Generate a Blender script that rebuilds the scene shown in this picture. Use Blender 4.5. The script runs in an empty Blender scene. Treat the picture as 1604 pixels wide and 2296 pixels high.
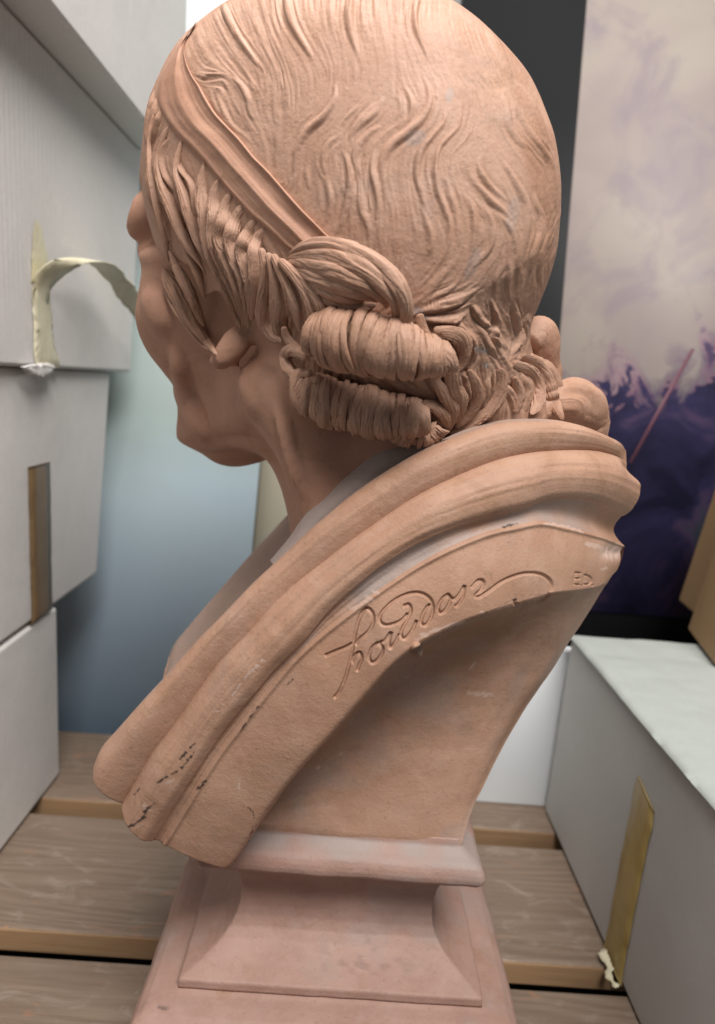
import bpy, math, random
import numpy as np
from mathutils import Matrix, Vector

# ------------------------------------------------------------------ camera, world, lights, exposure
scene = bpy.context.scene
FOC, PPX, PPY = 1597.0, 802.0, 1232.0        # focal length and principal point on a 1604 x 2296 sheet
SHW, SHH = 1604.0, 2296.0
CAM_Z = 0.36
_p, _r, _w = math.radians(13.1), math.radians(4.7), math.radians(1.15)
def _rz(a):
    return np.array([[math.cos(a), -math.sin(a), 0], [math.sin(a), math.cos(a), 0], [0, 0, 1]])
_Z = _rz(-_w)
FC = _Z @ np.array([0, math.cos(_p), -math.sin(_p)])
_u = _Z @ np.array([0, math.sin(_p), math.cos(_p)])
_rt = _Z @ np.array([1.0, 0, 0])
XC = math.cos(_r) * _rt + math.sin(_r) * _u
YC = -math.sin(_r) * _rt + math.cos(_r) * _u
CO = np.array([0, 0, CAM_Z])

cam_data = bpy.data.cameras.new('camera')
cam = bpy.data.objects.new('camera', cam_data)
scene.collection.objects.link(cam)
cam_data.sensor_fit = 'HORIZONTAL'
cam_data.sensor_width = 36.0
cam_data.lens = FOC / SHW * 36.0
cam_data.shift_y = (PPY - SHH / 2) / SHW
cam_data.clip_start = 0.01
cam_data.clip_end = 50.0
cam_data.dof.use_dof = True
cam_data.dof.focus_distance = 0.295
cam_data.dof.aperture_fstop = 13.0
cam.matrix_world = Matrix(((XC[0], YC[0], -FC[0], CO[0]), (XC[1], YC[1], -FC[1], CO[1]),
                           (XC[2], YC[2], -FC[2], CO[2]), (0, 0, 0, 1)))
scene.camera = cam

world = bpy.data.worlds.new('World')
scene.world = world
world.use_nodes = True
world.node_tree.nodes['Background'].inputs['Color'].default_value = (0.80, 0.88, 1.0, 1)
world.node_tree.nodes['Background'].inputs['Strength'].default_value = 0.12

def area_light(name, loc, target, size, size_y, energy, color):
    ld = bpy.data.lights.new(name, 'AREA')
    ld.shape = 'RECTANGLE'
    ld.size, ld.size_y, ld.energy, ld.color = size, size_y, energy, color
    o = bpy.data.objects.new(name, ld)
    scene.collection.objects.link(o)
    o.location = loc
    o.rotation_euler = (Vector(target) - Vector(loc)).to_track_quat('-Z', 'Y').to_euler()
    return o
area_light('window_light', (0.24, -0.42, 1.42), (0.0, 0.36, 0.28), 0.75, 0.50, 29.0, (1.0, 0.965, 0.93))
area_light('backdrop_fill', (-0.06, 0.44, 1.25), (-0.22, 0.74, 0.05), 0.5, 0.35, 7.5, (1.0, 0.95, 0.92))  # unseen fill added to brighten the backdrop and the left cartons

scene.view_settings.view_transform = 'Standard'
scene.view_settings.look = 'None'
scene.view_settings.exposure = -0.02
scene.view_settings.gamma = 1.0
scene.view_settings.use_curve_mapping = False

# ------------------------------------------------------------------ maths helpers
def proj(P):
    d = np.asarray(P) - CO
    z = d @ FC
    return np.stack([PPX + FOC * (d @ XC) / z, PPY - FOC * (d @ YC) / z], -1)
def ray(px, py):
    px = np.asarray(px, float); py = np.asarray(py, float)
    return ((px - PPX) / FOC)[..., None] * XC - ((py - PPY) / FOC)[..., None] * YC + FC
def at_y(px, py, y):
    d = ray(px, py)
    return CO + d * (np.asarray(y) / d[..., 1])[..., None]
def at_z(px, py, z):
    d = ray(px, py)
    return CO + d * ((np.asarray(z) - CAM_Z) / d[..., 2])[..., None]
def sstep(a, b, x):
    t = np.clip((x - a) / (b - a), 0, 1)
    return t * t * (3 - 2 * t)
def catmull(pts, n):
    """resample a polyline smoothly to n points, even in arc length"""
    P = np.asarray(pts, float)
    if len(P) == 2:
        return P[0] + (P[1] - P[0]) * np.linspace(0, 1, n)[:, None]
    E = np.vstack([2 * P[0] - P[1], P, 2 * P[-1] - P[-2]])
    out = []
    for i in range(len(P) - 1):
        p0, p1, p2, p3 = E[i:i + 4]
        t = np.linspace(0, 1, 24, endpoint=False)[:, None]
        out.append(.5 * ((2 * p1) + (-p0 + p2) * t + (2 * p0 - 5 * p1 + 4 * p2 - p3) * t**2 + (-p0 + 3 * p1 - 3 * p2 + p3) * t**3))
    out.append(P[-1:])
    Q = np.vstack(out)
    k = min(3, Q.shape[1])
    L = np.r_[0, np.cumsum(np.linalg.norm(np.diff(Q[:, :k], axis=0), axis=1))]
    s = np.linspace(0, L[-1], n)
    return np.stack([np.interp(s, L, Q[:, j]) for j in range(Q.shape[1])], -1)
_rs = np.random.RandomState(7)
_NG = _rs.rand(64, 64, 64).astype(np.float32)
def vnoise(P, freq):
    """smooth value noise, 0..1, on points (n,3)"""
    q = np.asarray(P) * freq + 1000.0
    i = np.floor(q).astype(int); f = q - i
    f = f * f * (3 - 2 * f)
    i &= 63; j = (i + 1) & 63
    def g(a, b, c): return _NG[a, b, c]
    x0, y0, z0 = i[:, 0], i[:, 1], i[:, 2]; x1, y1, z1 = j[:, 0], j[:, 1], j[:, 2]
    fx, fy, fz = f[:, 0], f[:, 1], f[:, 2]
    a = g(x0, y0, z0) * (1 - fx) + g(x1, y0, z0) * fx
    b = g(x0, y1, z0) * (1 - fx) + g(x1, y1, z0) * fx
    c = g(x0, y0, z1) * (1 - fx) + g(x1, y0, z1) * fx
    d = g(x0, y1, z1) * (1 - fx) + g(x1, y1, z1) * fx
    return (a * (1 - fy) + b * fy) * (1 - fz) + (c * (1 - fy) + d * fy) * fz
def ridge(x):
    """rounded strand tops with sharp grooves between, 0..1"""
    return np.abs(np.sin(math.pi * x)) ** 0.7

# ------------------------------------------------------------------ mesh helpers
COL = scene.collection
def mesh_obj(name, V, Fq, mat, parent=None, smooth=True, attrs=None):
    V = np.ascontiguousarray(V, dtype=np.float32)
    me = bpy.data.meshes.new(name)
    Fq = np.asarray(Fq, dtype=np.int32)
    n, k = Fq.shape
    me.vertices.add(len(V)); me.vertices.foreach_set('co', V.ravel())
    me.loops.add(n * k); me.loops.foreach_set('vertex_index', Fq.ravel())
    me.polygons.add(n)
    me.polygons.foreach_set('loop_start', np.arange(0, n * k, k, dtype=np.int32))
    me.polygons.foreach_set('loop_total', np.full(n, k, dtype=np.int32))
    if smooth:
        me.polygons.foreach_set('use_smooth', np.ones(n, dtype=bool))
    me.update(calc_edges=True)
    me.validate()
    for an, av in (attrs or {}).items():
        at = me.attributes.new(an, 'FLOAT', 'POINT')
        at.data.foreach_set('value', np.asarray(av, dtype=np.float32).ravel())
    me.materials.append(mat)
    o = bpy.data.objects.new(name, me)
    COL.objects.link(o)
    if parent is not None:
        put(o, parent)
    return o
def put(o, parent):
    o.parent = parent
    if parent.type == 'EMPTY':
        o.matrix_parent_inverse = Matrix.Translation(parent.location).inverted()
def empty(name, loc, parent=None):
    o = bpy.data.objects.new(name, None)
    o.empty_display_size = 0.02
    COL.objects.link(o)
    o.location = loc
    if parent is not None:
        o.parent = parent
    return o
def tag(o, label=None, cat=None, group=None, kind=None):
    for k, v in (('label', label), ('category', cat), ('group', group), ('kind', kind)):
        if v: o[k] = v
    return o
def grid_faces(nu, nv, wrap_v=False, off=0):
    i = np.arange(nu - 1)[:, None]
    j = np.arange(nv if wrap_v else nv - 1)[None, :]
    j2 = (j + 1) % nv
    a = i * nv + j; b = i * nv + j2; c = (i + 1) * nv + j2; d = (i + 1) * nv + j
    return np.stack([a, b, c, d], -1).reshape(-1, 4) + off
def grid_normals(G):
    du = np.gradient(G, axis=0); dv = np.gradient(G, axis=1)
    n = np.cross(du, dv)
    return n / (np.linalg.norm(n, axis=-1, keepdims=True) + 1e-12)
def surface_nets(fn, lo, hi, h):
    lo = np.array(lo, float); hi = np.array(hi, float)
    n = np.ceil((hi - lo) / h).astype(int) + 1
    ax = [lo[i] + h * np.arange(n[i]) for i in range(3)]
    X, Y, Z = np.meshgrid(*ax, indexing='ij')
    D = fn(np.stack([X.ravel(), Y.ravel(), Z.ravel()], -1)).reshape(n)
    S = D < 0
    acc = np.zeros(tuple(n - 1) + (3,)); cnt = np.zeros(tuple(n - 1))
    cells = tuple(slice(0, k - 1) for k in n)
    def sl(c): return tuple(slice(c[i], n[i] - 1 + c[i]) for i in range(3))
    for axis in range(3):
        oth = [a for a in range(3) if a != axis]
        for a in (0, 1):
            for b in (0, 1):
                c0 = [0, 0, 0]; c0[oth[0]] = a; c0[oth[1]] = b
                c1 = list(c0); c1[axis] = 1
                d0, d1 = D[sl(c0)], D[sl(c1)]
                m = (d0 < 0) != (d1 < 0)
                t = np.where(m, d0 / (d0 - d1 + 1e-20), 0)
                for k in range(3):
                    acc[..., k] += np.where(m, (t if k == axis else c0[k]), 0)
                cnt += m
    act = cnt > 0
    idx = -np.ones(tuple(n - 1), int); idx[act] = np.arange(act.sum())
    I = np.argwhere(act)
    V = lo + h * (I + acc[act] / cnt[act][:, None])
    Fs = []
    for axis in range(3):
        oth = [a for a in range(3) if a != axis]
        b0 = [slice(1, n[i] - 1) for i in range(3)]; b1 = list(b0)
        b0[axis] = slice(0, n[axis] - 1); b1[axis] = slice(1, n[axis])
        s0, s1 = S[tuple(b0)], S[tuple(b1)]
        for sgn in (0, 1):
            m = (s0 & ~s1) if sgn == 0 else (~s0 & s1)
            q = np.argwhere(m)
            base = q.copy()
            for i in oth: base[:, i] += 1
            def cell(da, db):
                c = base.copy(); c[:, oth[0]] -= da; c[:, oth[1]] -= db
                return idx[c[:, 0], c[:, 1], c[:, 2]]
            quad = [cell(0, 0), cell(1, 0), cell(1, 1), cell(0, 1)]
            if (sgn == 0) == (axis == 1): quad = quad[::-1]
            Fs.append(np.stack(quad, -1))
    Fq = np.vstack(Fs)
    return V, Fq[(Fq >= 0).all(1)]
def box_mesh(lo, hi):
    x0, y0, z0 = lo; x1, y1, z1 = hi
    V = [(x0, y0, z0), (x1, y0, z0), (x1, y1, z0), (x0, y1, z0), (x0, y0, z1), (x1, y0, z1), (x1, y1, z1), (x0, y1, z1)]
    Fq = [(0, 3, 2, 1), (4, 5, 6, 7), (0, 1, 5, 4), (1, 2, 6, 5), (2, 3, 7, 6), (3, 0, 4, 7)]
    return V, Fq
def bevel(o, w, seg=2):
    m = o.modifiers.new('bevel', 'BEVEL')
    m.width, m.segments = w, seg
    m.limit_method = 'ANGLE'
    for p_ in o.data.polygons: p_.use_smooth = True
    w2 = o.modifiers.new('normals', 'WEIGHTED_NORMAL')
    return o

# ------------------------------------------------------------------ materials
class NT:
    def __init__(self, name):
        self.m = bpy.data.materials.new(name); self.m.use_nodes = True
        self.t = self.m.node_tree; self.n = self.t.nodes; self.l = self.t.links
        self.b = self.n['Principled BSDF']
    def add(self, kind, **kw):
        nd = self.n.new(kind)
        for k, v in kw.items():
            if hasattr(nd, k): setattr(nd, k, v)
            else: nd.inputs[k.replace('_', ' ')].default_value = v
        return nd
    def link(self, a, b): self.l.new(a, b)
    def coords(self, scale=(1, 1, 1), rot=(0, 0, 0), src='Object'):
        tc = self.add('ShaderNodeTexCoord'); mp = self.add('ShaderNodeMapping')
        self.link(tc.outputs[src], mp.inputs['Vector'])
        mp.inputs['Scale'].default_value = scale; mp.inputs['Rotation'].default_value = rot
        return mp.outputs['Vector']
    def noise(self, vec, scale, detail=4, rough=.55, dist=0):
        nd = self.add('ShaderNodeTexNoise')
        nd.inputs['Scale'].default_value = scale; nd.inputs['Detail'].default_value = detail
        nd.inputs['Roughness'].default_value = rough; nd.inputs['Distortion'].default_value = dist
        self.link(vec, nd.inputs['Vector'])
        return nd.outputs['Fac']
    def ramp(self, fac, stops):
        nd = self.add('ShaderNodeValToRGB')
        el = nd.color_ramp.elements
        while len(el) < len(stops): el.new(0.5)
        for e, (p_, c) in zip(el, stops):
            e.position = p_; e.color = (*c, 1) if len(c) == 3 else c
        self.link(fac, nd.inputs['Fac'])
        return nd.outputs['Color']
    def mix(self, fac, a, b, mode='MIX'):
        nd = self.add('ShaderNodeMix'); nd.data_type = 'RGBA'; nd.blend_type = mode
        for sock, v in ((nd.inputs[0], fac), (nd.inputs[6], a), (nd.inputs[7], b)):
            if hasattr(v, 'is_output') or isinstance(v, bpy.types.NodeSocket): self.link(v, sock)
            elif isinstance(v, tuple): sock.default_value = (*v, 1) if len(v) == 3 else v
            else: sock.default_value = v
        return nd.outputs[2]
    def math(self, op, a, b=0.0, clamp=False):
        nd = self.add('ShaderNodeMath'); nd.operation = op; nd.use_clamp = clamp
        for sock, v in ((nd.inputs[0], a), (nd.inputs[1], b)):
            if isinstance(v, bpy.types.NodeSocket): self.link(v, sock)
            else: sock.default_value = v
        return nd.outputs[0]
    def bump(self, h, strength=.3, dist=.001, normal=None):
        nd = self.add('ShaderNodeBump')
        nd.inputs['Strength'].default_value = strength; nd.inputs['Distance'].default_value = dist
        self.link(h, nd.inputs['Height'])
        if normal is not None: self.link(normal, nd.inputs['Normal'])
        return nd.outputs['Normal']
    def attr(self, name):
        nd = self.add('ShaderNodeAttribute'); nd.attribute_name = name
        return nd.outputs['Fac']
    def done(self, color=None, rough=None, normal=None):
        for key, v in (('Base Color', color), ('Roughness', rough), ('Normal', normal)):
            if v is None: continue
            if isinstance(v, bpy.types.NodeSocket): self.link(v, self.b.inputs[key])
            elif isinstance(v, tuple): self.b.inputs[key].default_value = (*v, 1)
            else: self.b.inputs[key].default_value = v
        return self.m

def terracotta(name, c_lo, c_hi, pink, dust_amt=.35, aniso=(1, 1, 1), bump_s=.35):
    t = NT(name)
    v = t.coords()
    big = t.noise(v, 13, 5, .6, .6)
    mid = t.noise(v, 55, 5, .65, .4)
    fine = t.noise(v, 900, 3, .6)
    base = t.mix(t.ramp(big, [(.36, (0, 0, 0)), (.66, (1, 1, 1))]), c_lo, c_hi)
    base = t.mix(t.ramp(mid, [(.45, (0, 0, 0)), (.75, (.55, .55, .55))]), base, pink)
    grey = t.noise(v, 21, 6, .7, 1.2)
    base = t.mix(t.math('MULTIPLY', t.ramp(grey, [(.56, (0, 0, 0)), (.74, (1, 1, 1))]), dust_amt), base, (.30, .235, .205))
    sp = t.noise(v, 420, 2, .5)
    base = t.mix(t.ramp(sp, [(.28, (.22, .22, .22)), (.38, (0, 0, 0))]), base, (.16, .095, .07))
    gr2 = t.noise(v, 1500, 2, .6)
    base = t.mix(t.ramp(gr2, [(.3, (.10, .10, .10)), (.45, (0, 0, 0))]), base, (.20, .115, .08))
    br = t.noise(t.coords((1, 1, 1.4)), 31, 6, .72, 1.6)
    base = t.mix(t.ramp(br, [(.54, (0, 0, 0)), (.70, (.5, .5, .5))]), base, (.30, .165, .095))
    base = t.mix(t.ramp(fine, [(.66, (0, 0, 0)), (.78, (.35, .35, .35))]), base, (.62, .42, .33))
    base = t.mix(t.attr('dust_shade'), base, (.335, .285, .265))
    base = t.mix(t.attr('pale'), base, (.63, .47, .40))
    base = t.mix(t.attr('black'), base, (.035, .025, .022))
    v2 = t.coords(aniso)
    h = t.math('ADD', t.math('MULTIPLY', fine, .5), t.noise(v2, 260, 4, .7))
    nrm = t.bump(h, bump_s * 1.3, .0007)
    nrm = t.bump(t.noise(v, 38, 4, .55), .35, .0016, nrm)
    rough = t.ramp(mid, [(.3, (.50, .50, .50)), (.75, (.72, .72, .72))])
    t.b.inputs['Specular IOR Level'].default_value = .36
    return t.done(base, rough, nrm)

TC_HAIR = terracotta('terracotta_hair', (.40, .222, .145), (.48, .285, .20), (.54, .355, .27))
TC_SKIN = terracotta('terracotta_skin', (.405, .212, .14), (.46, .255, .172), (.505, .30, .215), .12, bump_s=.2)
TC_DRAPE = terracotta('terracotta_drapery', (.38, .212, .138), (.46, .272, .186), (.525, .342, .255), .42)
TC_SOCLE = terracotta('terracotta_socle', (.315, .185, .145), (.40, .25, .202), (.45, .305, .258), .55)

# ------------------------------------------------------------------ setting materials
def mat_wood():
    t = NT('worn_pine')
    tc = t.add('ShaderNodeTexCoord'); oi = t.add('ShaderNodeObjectInfo')
    mp = t.add('ShaderNodeMapping')
    cb = t.add('ShaderNodeCombineXYZ')
    t.link(t.math('MULTIPLY', oi.outputs['Random'], 7.0), cb.inputs[0]); t.link(t.math('MULTIPLY', oi.outputs['Random'], 3.0), cb.inputs[2])
    t.link(tc.outputs['Object'], mp.inputs['Vector']); t.link(cb.outputs[0], mp.inputs['Location'])
    mp.inputs['Scale'].default_value = (1.3, 9.0, 9.0)
    v = mp.outputs['Vector']
    warp = t.add('ShaderNodeTexNoise'); warp.inputs['Scale'].default_value = 1.6; warp.inputs['Detail'].default_value = 3
    t.link(v, warp.inputs['Vector'])
    vm = t.add('ShaderNodeVectorMath'); vm.operation = 'MULTIPLY_ADD'
    t.link(warp.outputs['Color'], vm.inputs[0]); vm.inputs[1].default_value = (.9, .9, .9); t.link(v, vm.inputs[2])
    wv = t.add('ShaderNodeTexWave'); wv.wave_type = 'RINGS'; wv.rings_direction = 'X'
    wv.inputs['Scale'].default_value = 4.2; wv.inputs['Distortion'].default_value = 2.2; wv.inputs['Detail'].default_value = 3; wv.inputs['Detail Scale'].default_value = 1.4
    t.link(vm.outputs[0], wv.inputs['Vector'])
    gr = t.coords((7, 190, 190))
    fib = t.noise(gr, 3.0, 5, .7)
    base = t.ramp(wv.outputs['Fac'], [(.0, (.165, .112, .076)), (.55, (.195, .138, .097)), (1, (.225, .163, .118))])
    base = t.mix(.5, base, t.ramp(fib, [(.3, (.125, .088, .062)), (.7, (.23, .172, .128))]))
    pl = t.noise(t.coords((10, 20, 20)), 2.6, 7, .68, 1.2)
    base = t.mix(t.ramp(pl, [(.54, (0, 0, 0)), (.70, (.6, .6, .6))]), base, (.32, .265, .215))
    rd = t.noise(t.coords((12, 36, 36)), 2.4, 4, .6, .8)
    base = t.mix(t.ramp(rd, [(.62, (0, 0, 0)), (.72, (.5, .5, .5))]), base, (.36, .16, .085))
    # bare honey-coloured sawn edges, worn off the top
    gm = t.add('ShaderNodeNewGeometry'); sx = t.add('ShaderNodeSeparateXYZ')
    t.link(gm.outputs['True Normal'], sx.inputs[0])
    side = t.ramp(t.math('ADD', t.math('MULTIPLY', sx.outputs[1], -1.0), t.math('MULTIPLY', pl, .25)), [(.80, (0, 0, 0)), (.98, (1, 1, 1))])
    base = t.mix(side, base, t.mix(fib, (.36, .21, .105), (.45, .285, .16)))
    n = t.bump(t.math('ADD', fib, t.math('MULTIPLY', wv.outputs['Fac'], .6)), .3, .0008)
    return t.done(base, .58, n)
M_WOOD = mat_wood()
def mat_card(name, col, stripe=.4, axis=1, smudge=.25, dark=(.42, .40, .38)):
    t = NT(name)
    v = t.coords()
    n1 = t.noise(v, 6, 5, .6, .5); n2 = t.noise(v, 240, 3, .6)
    base = t.mix(t.math('MULTIPLY', t.ramp(n1, [(.42, (0, 0, 0)), (.75, (1, 1, 1))]), smudge), col, dark)
    base = t.mix(t.ramp(n2, [(.35, (.10, .10, .10)), (.55, (0, 0, 0))]), base, dark)
    wv = t.add('ShaderNodeTexWave'); wv.bands_direction = 'XYZ'[axis]
    wv.inputs['Scale'].default_value = 46; wv.inputs['Distortion'].default_value = .35; wv.inputs['Detail'].default_value = 2
    t.link(v, wv.inputs['Vector'])
    fade = t.ramp(t.noise(v, 9, 2), [(.35, (.15, .15, .15)), (.65, (1, 1, 1))])
    h = t.math('ADD', t.math('MULTIPLY', t.math('MULTIPLY', wv.outputs['Fac'], fade), stripe), t.math('MULTIPLY', n2, .25))
    base = t.mix(t.math('MULTIPLY', t.ramp(t.noise(v, 46, 4, .6, .6), [(.62, (0, 0, 0)), (.7, (.6, .6, .6))]), .5), base, tuple(min(1, c * 1.12) for c in col))
    nrm = t.bump(h, .35, .0012)
    nrm = t.bump(t.noise(v, 8, 3), .35, .006, nrm)
    return t.done(base, .62, nrm)
M_CARD = mat_card('white_cardboard', (.72, .70, .675))
M_CARD_P = mat_card('plain_white_cardboard', (.72, .70, .675), stripe=.06)
M_CARD_D = mat_card('white_wrapped_cardboard', (.50, .505, .485), stripe=.05, smudge=.15)
M_WRAP = mat_card('greenish_white_wrap', (.37, .40, .375), stripe=.03, smudge=.2, dark=(.28, .29, .27))
M_CARD_BROWN = mat_card('brown_cardboard', (.30, .19, .095), .25, 0, .4, (.2, .12, .06))
def mat_tape(name, c1, c2, rough):
    t = NT(name)
    v = t.coords()
    n = t.noise(v, 45, 5, .6, .8)
    base = t.ramp(n, [(.3, c1), (.72, c2)])
    h = t.noise(t.coords((60, 60, 9)), 2, 4, .6)
    t.b.inputs['Specular IOR Level'].default_value = .45
    return t.done(base, rough, t.bump(h, .6, .0012))
M_TAPE = mat_tape('brown_parcel_tape', (.155, .098, .048), (.205, .135, .07), .32)
M_TAPE_Y = mat_tape('yellowed_tape', (.36, .25, .075), (.48, .36, .14), .35)
M_TAPE_O = mat_tape('old_dry_tape', (.56, .51, .34), (.72, .68, .51), .36)
def mat_backdrop():
    t = NT('graded_backdrop')
    tc = t.add('ShaderNodeTexCoord'); sep = t.add('ShaderNodeSeparateXYZ')
    t.link(tc.outputs['Object'], sep.inputs[0])
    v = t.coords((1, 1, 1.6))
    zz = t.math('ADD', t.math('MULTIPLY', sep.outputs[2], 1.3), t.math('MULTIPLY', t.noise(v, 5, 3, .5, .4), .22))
    c = t.ramp(zz, [(.06, (.36, .50, .66)), (.24, (.46, .59, .70)), (.40, (.47, .58, .63)), (.52, (.39, .475, .45)), (.66, (.37, .45, .435)), (.80, (.46, .53, .54)), (.97, (.55, .60, .60))])  # brightness put into the colour by height; lower stops raised against shade
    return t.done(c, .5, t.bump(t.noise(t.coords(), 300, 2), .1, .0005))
M_BACKDROP = mat_backdrop()
def mat_print():
    t = NT('art_print')
    tc = t.add('ShaderNodeTexCoord'); sep = t.add('ShaderNodeSeparateXYZ')
    t.link(tc.outputs['Object'], sep.inputs[0])
    v = t.coords()
    n1 = t.noise(v, 9, 5, .6, 1.2); n2 = t.noise(v, 17, 5, .62, 1.5); n3 = t.noise(v, 5, 3, .5, .8)
    pale = t.ramp(n3, [(.3, (.265, .222, .217)), (.5, (.32, .272, .245)), (.68, (.34, .305, .262))])
    pale = t.mix(t.ramp(n1, [(.48, (0, 0, 0)), (.62, (.75, .75, .75))]), pale, (.24, .20, .217))
    dark = t.ramp(n2, [(.30, (.035, .03, .06)), (.42, (.085, .055, .12)), (.49, (.20, .10, .16)), (.56, (.33, .22, .25)), (.62, (.15, .095, .15)), (.74, (.19, .18, .20))])
    low = t.ramp(n1, [(.34, (.014, .013, .036)), (.48, (.035, .03, .085)), (.56, (.085, .055, .115)), (.66, (.05, .06, .085))])
    zz = t.math('ADD', sep.outputs[2], t.math('ADD', t.math('ADD', t.math('MULTIPLY', n2, -.26), t.math('MULTIPLY', n1, -.16)), t.math('MULTIPLY', sep.outputs[0], -.38)))
    dark = t.mix(t.ramp(zz, [(-.32, (1, 1, 1)), (-.12, (0, 0, 0))]), dark, low)
    c = t.mix(t.ramp(zz, [(-.085, (1, 1, 1)), (.06, (0, 0, 0))]), pale, dark)
    t.b.inputs['Specular IOR Level'].default_value = .3
    return t.done(c, .55)
M_PRINT = mat_print()
def plain(name, col, rough=.5, nscale=30, amt=.12, bump=.1):
    t = NT(name)
    n = t.noise(t.coords(), nscale, 4, .6)
    c = t.mix(t.math('MULTIPLY', n, amt * 2), col, tuple(k * .6 for k in col))
    return t.done(c, rough, t.bump(t.noise(t.coords(), 400, 2), bump, .0005))
M_BLACK = plain('black_lacquer', (.018, .019, .02), .45)
M_WALL = plain('pale_wall', (.42, .42, .405), .8, 4)
M_FLOOR = plain('dark_floor', (.03, .027, .025), .7)
M_BOARD = plain('white_foam_board', (.80, .845, .87), .45, 6, .05)
M_BEIGE = plain('cream_board', (.46, .43, .33), .6, 6, .1)
M_STREAK = plain('red_paint', (.16, .06, .085), .6)

# ------------------------------------------------------------------ setting
M_BLACK.node_tree.nodes['Principled BSDF'].inputs['Specular IOR Level'].default_value = .15
V, Fq = box_mesh((-3, -2, -.78), (3, 3, -.75)); tag(mesh_obj('floor', V, Fq, M_FLOOR, smooth=False), kind='structure')
V, Fq = box_mesh((-3, 1.45, -.75), (3, 1.5, 2.4)); tag(mesh_obj('wall', V, Fq, M_WALL, smooth=False), kind='structure')

def boxed(name, lo, hi, mat, parent, bev=.0, seg=2, jitter=0.0):
    c = [(a + b) / 2 for a, b in zip(lo, hi)]
    V, Fq = box_mesh(lo, hi)
    o = mesh_obj(name, V, Fq, mat, parent, smooth=False)
    if bev: bevel(o, bev, seg)
    return o
table = tag(empty('slatted_table', (0, .39, -.75)), 'worn pine slatted tabletop under the terracotta bust', 'table')
for i, (y0, y1) in enumerate(((.538, .652), (.394, .517), (.250, .372), (.106, .230))):
    dz = (0, -.0006, .0004, 0)[i]
    boxed('plank', (-.85, y0, -.0195 + dz), (.85, y1, dz), M_WOOD, table, .0028, 3)
for x in (-.62, .62):
    boxed('bearer', (x - .03, .09, -.065), (x + .03, .66, -.0205), M_WOOD, table, .002)
    for y in (.12, .60): boxed('leg', (x - .025, y - .025, -.75), (x + .025, y + .025, -.066), M_WOOD, table, .002)

ledge = tag(empty('back_shelf', (0, .9, -.75)), 'dark low shelf behind the table carrying the leaning pictures', 'shelf')
boxed('shelf_board', (-.9, .665, -.045), (.9, 1.30, -.02), M_BLACK, ledge, .002)
for x in (-.86, .86): boxed('side_panel', (x - .02, .68, -.75), (x + .02, 1.28, -.046), M_BLACK, ledge, .002)

def slab_object(name, origin, ux, uz, w, h, th, mat, parent=None):
    """a flat board: lower left corner, unit vectors along width and height"""
    ux = np.array(ux, float); uz = np.array(uz, float); ny = np.cross(ux, uz)   # points to the viewer side (-y) when ux=+x uz=+z -> -y
    o = np.array(origin, float)
    c = [o, o + ux * w, o + ux * w + uz * h, o + uz * h]
    V = c + [q - ny * th for q in c]
    Fq = [(0, 1, 2, 3), (5, 4, 7, 6), (4, 5, 1, 0), (3, 2, 6, 7), (1, 5, 6, 2), (4, 0, 3, 7)]
    return mesh_obj(name, V, Fq, mat, parent, smooth=False)

# height-graded backdrop panel behind the box stack
cv = tag(empty('backdrop_panel', (-.45, .70, -.02)), 'blue-green height-graded backdrop panel standing between the box stack and bust', 'backdrop')
_cu = (0, .3256, .9455)
slab_object('backdrop_face', (-.85, .676, -.0196), (1, 0, 0), _cu, .752, 1.05, .004, M_BACKDROP, cv)
slab_object('backing_board', (-.85, .6805, -.0212), (1, 0, 0), _cu, .751, 1.049, .018, M_CARD_BROWN, cv)
bg = tag(empty('cream_board', (-.03, .80, -.02)), 'cream-coloured board leaning behind the bust beside the backdrop panel', 'board')
slab_object('board_panel', (-.20, .83, -.02), (1, 0, 0), (-.06, .33, .942), .30, .75, .012, M_BEIGE, bg)

# framed print leaning back on the right
_uz = np.array([0, .215, .9766]); _uz /= np.linalg.norm(_uz)
fr = tag(empty('framed_print', (.35, .73, -.02)), 'large black-framed art print, pale above and purple below, leaning at right', 'picture')
fo = np.array([.085, .735, -.02]); 
slab_object('frame_panel', fo, (1, 0, 0), _uz, .56, .93, .02, M_BLACK, fr)
k0 = (.131 + .02) / _uz[2]
po = fo + np.array([.2235 - .085, 0, 0]) + _uz * k0 - np.array([0, .9766, -.215]) * .0024
pr = slab_object('print_sheet', (0, 0, 0), (1, 0, 0), _uz, .37, .74, .002, M_PRINT, fr)
pr.matrix_parent_inverse = fr.matrix_parent_inverse @ Matrix.Translation(Vector(po)) if False else Matrix.Translation(Vector(po) - fr.location)
st = slab_object('painted_streak', (0, 0, 0), (.41, _uz[1] * .91, _uz[2] * .91), (-.91, _uz[1] * .41, _uz[2] * .41), .14, .0034, .0006, M_STREAK, pr)
st.matrix_parent_inverse = Matrix.Translation(Vector((.078, -.0008, .168)))

# white foam board standing behind the socle
fb = tag(slab_object('foam_board', (-.10, .5765, 0), (1, 0, 0), (0, .02, .9998), .46, .150, .012, M_BOARD),
         'bright white panel standing upright on the table behind the socle', 'board')
bevel(fb, .0012)

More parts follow.
